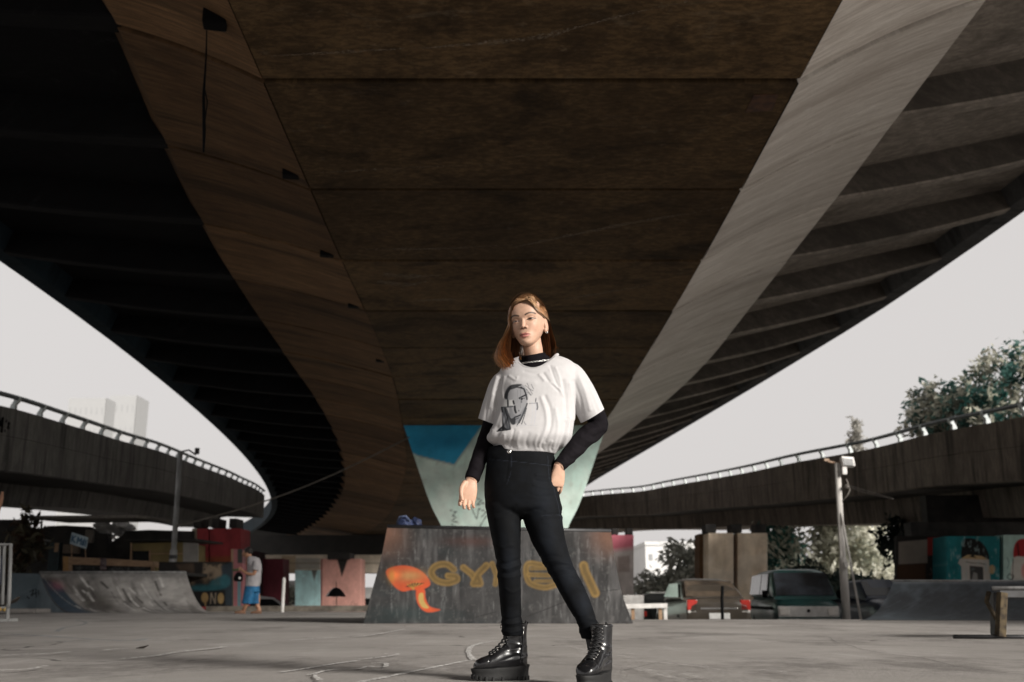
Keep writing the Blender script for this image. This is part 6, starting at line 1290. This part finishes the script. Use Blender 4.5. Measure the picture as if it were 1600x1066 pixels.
    pr = [path(t) for t in np.linspace(0, 1, 10)]; sp_ = [.019+.004*math.sin(math.pi*t) for t in np.linspace(0, 1, 10)]
    for i in range(10):
        a_, z_ = pr[i]
        for sg in (-1, 1):
            p = T(a_-.006, sg*sp_[i], z_-.001); ey.tube([p+(d*.4+s*sg*.3+Vector((0, 0, .7))).cross(s).normalized()*.0036*math.cos(t)+s*.0036*math.sin(t) for t in np.linspace(0, 2*math.pi, 9)], .0012, 5)
            if i < 9:
                a2, z2 = pr[i+1]; lc.tube([p+Vector((0, 0, .002))+d*.002, T((a_+a2)/2+.006, 0, (z_+z2)/2+.006), T(a2-.006, -sg*sp_[i+1], z2)+Vector((0, 0, .002))+d*.002], .0023, 6)
        lc.tube([T(a_-.006, -sp_[i], z_+.002)+d*.002, T(a_+.003, 0, z_+.004), T(a_-.006, sp_[i], z_+.002)+d*.002], .0021, 6)
    for sg in (-1, 1): lc.tube([T(.112, sg*.004, .232), T(.128, sg*.018, .236), T(.130, sg*.022, .222), T(.116, sg*.008, .226)], .002, 6)
    sub(lc, 'laces', m_lace); sub(ey, 'eyelets', m_eye)
    zp = MB(); zz = zipside; zp.tube([T(.030, zz*.0405, .228), T(.030, zz*.0395, .19), T(.034, zz*.0385, .15), T(.040, zz*.0385, .11), T(.046, zz*.0385, .085)], .0020, 6); sub(zp, 'zip', simple('zip_tape', (.022, .023, .026), rough=.4))
    zq = MB(); zq.box(T(.031, zz*.0435, .222), (.006, .004, .012), bev=.001); zq.tube([T(.031, zz*.0445, .216), T(.033, zz*.0455, .200), T(.034, zz*.0445, .192)], .0022, 6); sub(zq, 'zip_puller', m_eye)
    bd_ = MB(); bd_.tube([T(.055+.0500*math.cos(t), .0435*math.sin(t), .238) for t in np.linspace(0, 2*math.pi, 33)], .0042, 8, True); bd_.tube([T(.006, 0, .225), T(-.004, 0, .246), T(.006, 0, .252), T(.012, 0, .235)], .003, 6); sub(bd_, 'collar', m_leather)
    return o
gR = G(826, 1062); gL = G(954, 1066)
boot('boot', (gR.x-.006, 4.33, 0), (-.965, -.26), 1)
boot('boot', (gL.x-.022, 4.07, 0), (-.50, -.866), -1)
# ================= people further back
m_skin2 = simple('tan_skin', (.36, .19, .115), (.30, .155, .095), 12, rough=.55, bump=0)
m_hair2 = simple('black_hair', (.010, .008, .007), rough=.5, bump=.4, bscale=90)
def figure(label, base, skin, hairs, clothes, voxel=.012):
    """skin: list of (points, radii) limbs grown together into one body; clothes: (name, lofts or limbs, material, voxel)"""
    L = Loft()
    for pts, rad in skin['limbs']: L.tube(pts, rad, 14, 4)
    for c, r in skin['balls']: L.ball(c, r)
    for r_ in skin.get('rings', []): L.rings(r_, 24)
    me = evalmesh(L.v, L.f, voxel, 2); B = Vector(base); me.transform(Matrix.Translation(-B))
    o = finish(me, 'person', m_skin2, None); o.location = B; tag(o, label, 'person')
    for nm, limbs, rings, mt in clothes:
        L = Loft()
        for pts, rad in limbs: L.tube(pts, rad, 18, 4)
        for r_ in rings: L.rings(r_, 28)
        me = evalmesh(L.v, L.f, voxel*.9, 3); V = mverts(me); V = V+mnorms(me)*(n3(V, 7)*.010+n3(V, 16, 2.)*.005)[:, None]; putverts(me, V)
        k = finish(me, nm, mt, None); k.parent = o; k.matrix_parent_inverse = Matrix.Translation(-B)
    b = MB()
    for c, r, sd in hairs: b.add(*lump(c, r, sd, .16))
    k = b.build('hair', m_hair2, None, True); k.parent = o; k.matrix_parent_inverse = Matrix.Translation(-B)
    return o
M_ = lambda x, y, d=0.: P(x, y, 25+d)
hd_ = M_(386.5, 864)
ft1, ft2 = M_(380, 958), M_(405, 958, .15); ft1.z = ft2.z = 0.03
skin = dict(limbs=[([M_(393, 876), M_(389.5, 868.5), hd_], [.062, .055, .06]), ([M_(397, 880), M_(396, 900), M_(394, 918)], [.12, .13, .12]),
    ([M_(399, 882, -.17), M_(397.5, 896, -.19), M_(386, 896.5, -.17), M_(377, 890, -.10)], [.048, .040, .034, .026]), ([M_(395, 881, .17), M_(392, 894, .18), M_(383, 894, .14), M_(375, 889, .06)], [.048, .040, .034, .026]),
    ([M_(393, 918, -.08), M_(389, 936, -.08), M_(383.5, 946, -.06), ft1+Vector((0, 0, .05)), ft1+Vector((-.10, 0, .0)), ft1+Vector((-.18, 0, .0))], [.085, .068, .056, .042, .038, .025]), ([M_(399, 918, .1), M_(402, 936, .13), M_(402, 946, .15), ft2+Vector((0, 0, .05)), ft2+Vector((-.10, 0, 0)), ft2+Vector((-.18, 0, 0))], [.085, .068, .056, .042, .038, .025])],
    balls=[(hd_, (.098, .082, .118)), (hd_+Vector((-.085, 0, -.035)), (.035, .05, .05)), (hd_+Vector((-.112, 0, -.012)), (.02, .016, .02)), (M_(375.5, 889.5, -.06), (.05, .03, .045)), (hd_+Vector((.01, -.085, -.01)), (.02, .012, .032))])
for k in range(4):                                                  # fingers curled round what he holds
    for dd in (-.09, .05): skin['limbs'].append(([M_(376, 888.5+k*.9, dd), M_(373.6, 888.9+k*.9, dd-.01), M_(373.4, 890+k*.9, dd+.02)], [.012, .011, .009]))
for dd in (-.09, .05): skin['limbs'].append(([M_(377, 888, dd), M_(375, 886.4, dd), M_(373.4, 886.8, dd)], [.014, .012, .010]))
rw = lambda y, l, r, ry, d=0.: (M_((l+r)/2, y, d), ((r-l)/2*.01545, 0, 0), (0, ry, 0), 2.2)
shirt = [[rw(869.5, 389, 399, .09), rw(873, 387, 405, .15), rw(880, 386.5, 408, .20), rw(890, 386, 408.5, .19), rw(900, 385, 408, .18), rw(910, 384, 407, .18), rw(916.5, 383, 405, .175)]]
sleeves = [([M_(400, 877, -.14), M_(400, 885, -.18), M_(399, 891, -.19)], [.08, .085, .085]), ([M_(394, 877, .14), M_(393, 884, .18), M_(392, 890, .18)], [.08, .08, .08])]
shorts = [[rw(913, 383.5, 404.5, .16), rw(920, 382.5, 405, .165), rw(925, 381.5, 405, .16)], [rw(922, 382, 398, .10, -.08), rw(934, 379.5, 396, .105, -.08), rw(943.5, 377.5, 394, .105, -.07)], [rw(922, 391, 405, .10, .1), rw(934, 391, 405.5, .105, .12), rw(943.5, 392, 405.5, .105, .14)]]
figure('barelegged man in grey tee and blue shorts looking down at his hands', (M_(393, 958).x, 25, 0), skin, [(hd_+Vector((.022, 0, .035)), (.105, .092, .105), 3.)],
    [('t_shirt', sleeves, shirt, simple('grey_jersey', (.34, .325, .335), (.28, .27, .28), 8, rough=.9)), ('shorts', [], shorts, simple('blue_shorts', (.012, .12, .26), (.008, .08, .18), 8, rough=.7)),
     ('shoes', [([ft1+Vector((.05, 0, 0)), ft1+Vector((-.06, 0, .0)), ft1+Vector((-.20, 0, -.005))], [.045, .048, .03]), ([ft2+Vector((.05, 0, 0)), ft2+Vector((-.06, 0, 0)), ft2+Vector((-.20, 0, -.005))], [.045, .048, .03])], [], simple('tan_shoes', (.2, .11, .07)))])
b = MB(); gb = M_(370.5, 890.5, -.02); b.box(gb, (.17, .16, .045), M=Matrix.Rotation(R(-8), 3, 'Y'), bev=.015); b.tube([gb+Vector((-.09, 0, .0)), gb+Vector((-.12, 0, .02))], .018, 6); tag(b.build('folded_pouch', simple('olive_green', (.045, .07, .022), (.03, .045, .015))), 'small green pouch held in the hands of the man in blue shorts', 'pouch')
hm_ = empty('helmet', M_(372.5, 903), 'round black helmet with a pale badge hanging below the green pouch', 'helmet')
v, f = lump(M_(372.5, 903.5, -.03), (.105, .12, .135), 2., .06); b = MB(); b.add(v, f); b.build('shell', m_black, hm_, True)
b = MB(); b.lathe([(.0, 0), (.028, .002), (.03, .012), (.0, .014)], M_(374.5, 903.5, -.155), 14, Matrix.Rotation(R(90), 3, 'X')); b.build('badge', m_white, hm_, True)
b = MB(); b.tube([M_(371, 896.5, -.03), M_(371.5, 893, -.03), M_(374, 892.5, -.03), M_(375, 897, -.03)], .010, 5); b.build('strap', m_black, hm_, True)

# skater mostly outside the left frame edge
K_ = lambda x, y, d=0.: P(x, y, 17.5+d)
sk_ = empty('skateboard', K_(-5, 960), 'tilted skateboard with a gold wheel at the left frame edge', 'skateboard')
ax = (K_(31, 939.5)-K_(-42, 956)).normalized(); o0 = (K_(31, 939.5)+K_(-42, 956))/2; ln = (K_(31, 939.5)-K_(-42, 956)).length; up_ = ax.cross(Vector((0, -1, 0))).normalized()*-1
if up_.z < 0: up_ = -up_
rows = []
for i in range(15):
    t = i/14*2-1; kick = .05*max(0, abs(t)-.68)/.32*1.2; wd = .10*(1-max(0, abs(t)-.75)**2/.0625*.55); c_ = o0+ax*(t*ln/2)+up_*kick
    rows.append([c_+Vector((0, -wd, 0)), c_+Vector((0, -wd, 0))+up_*.014, c_+Vector((0, wd, 0))+up_*.014, c_+Vector((0, wd, 0))])
b = MB(); b.add([p for r in rows for p in r], [(i*4+k, (i+1)*4+k, (i+1)*4+(k+1) % 4, i*4+(k+1) % 4) for i in range(14) for k in range(4)]+[(0, 1, 2, 3), (59, 58, 57, 56)]); b.build('deck', simple('board_wood', (.05, .038, .028), (.025, .02, .016), 9), sk_)
for t in (-.5, .22):
    c_ = o0+ax*(t*ln/2)-up_*.035; b = MB(); b.box(c_, (.05, .14, .035)); b.build('truck', m_galv, sk_)
    for s in (-1, 1): b = MB(); b.lathe([(.012, -.026), (.03, -.024), (.034, 0), (.03, .024), (.012, .026)], c_+Vector((0, s*.09, 0))-up_*.03, 16, Matrix.Rotation(R(90), 3, 'X')); b.build('wheel', simple('amber_wheel', (.42, .28, .08), (.32, .2, .05), 9, rough=.4), sk_, True)
hs2 = K_(-38, 812, .1); f1, f2 = K_(-28, 950), K_(-4, 944)
skin = dict(limbs=[([K_(-36, 832), hs2], [.06, .065]), ([K_(-34, 838), K_(-26, 890)], [.14, .13]), ([K_(-22, 838), K_(-12, 815), K_(-4, 800), K_(1, 786)], [.05, .042, .036, .028]), ([K_(-46, 838), K_(-62, 858), K_(-76, 848)], [.05, .042, .03]),
    ([K_(-30, 892), K_(-42, 920), K_(-30, 946)], [.09, .07, .05]), ([K_(-24, 892), K_(-16, 918), K_(-8, 940)], [.09, .07, .05]), ([K_(1, 787), K_(2.5, 776), K_(3.5, 770)], [.032, .03, .018])], balls=[(hs2, (.085, .1, .115)), (hs2+Vector((.085, -.02, -.01)), (.02, .016, .02))])
for k in range(4): skin['limbs'].append(([K_(1.5+k*.7, 778), K_(2.2+k*1.0, 772), K_(2.4+k*1.2, 767+abs(k-1.5))], [.011, .010, .008]))
skin['limbs'].append(([K_(2, 784), K_(4.6, 779), K_(5.2, 775)], [.013, .012, .009]))
rk = lambda y, l, r, ry: (K_((l+r)/2, y), ((r-l)/2*.0108, 0, 0), (0, ry, 0), 2.2)
figure('skateboarder in dark navy clothes mostly cut off by the left frame edge', (K_(-25, 950).x, 17.5, 0), skin, [(hs2+Vector((-.02, 0, .03)), (.1, .11, .11), 6.)],
    [('jacket', [([K_(-24, 838), K_(-13, 817), K_(-5, 802)], [.075, .065, .05]), ([K_(-46, 838), K_(-62, 858), K_(-74, 850)], [.075, .065, .05])], [[rk(830, -44, -26, .1), rk(838, -50, -16, .15), rk(870, -46, 2, .17), rk(900, -42, 4, .18), rk(914, -42, 2, .17)]], simple('navy_jacket', (.012, .018, .042), (.008, .011, .028), 6, rough=.8)),
     ('trousers', [([K_(-30, 905), K_(-42, 922), K_(-30, 944)], [.12, .10, .075]), ([K_(-22, 905), K_(-16, 920), K_(-9, 938)], [.12, .10, .075])], [], m_dark), ('shoes', [([f1+Vector((-.05, 0, 0)), f1+Vector((.12, -.03, .02))], [.05, .035]), ([f2+Vector((-.08, 0, 0)), f2+Vector((.07, -.03, .02))], [.05, .035])], [], m_rubber)])
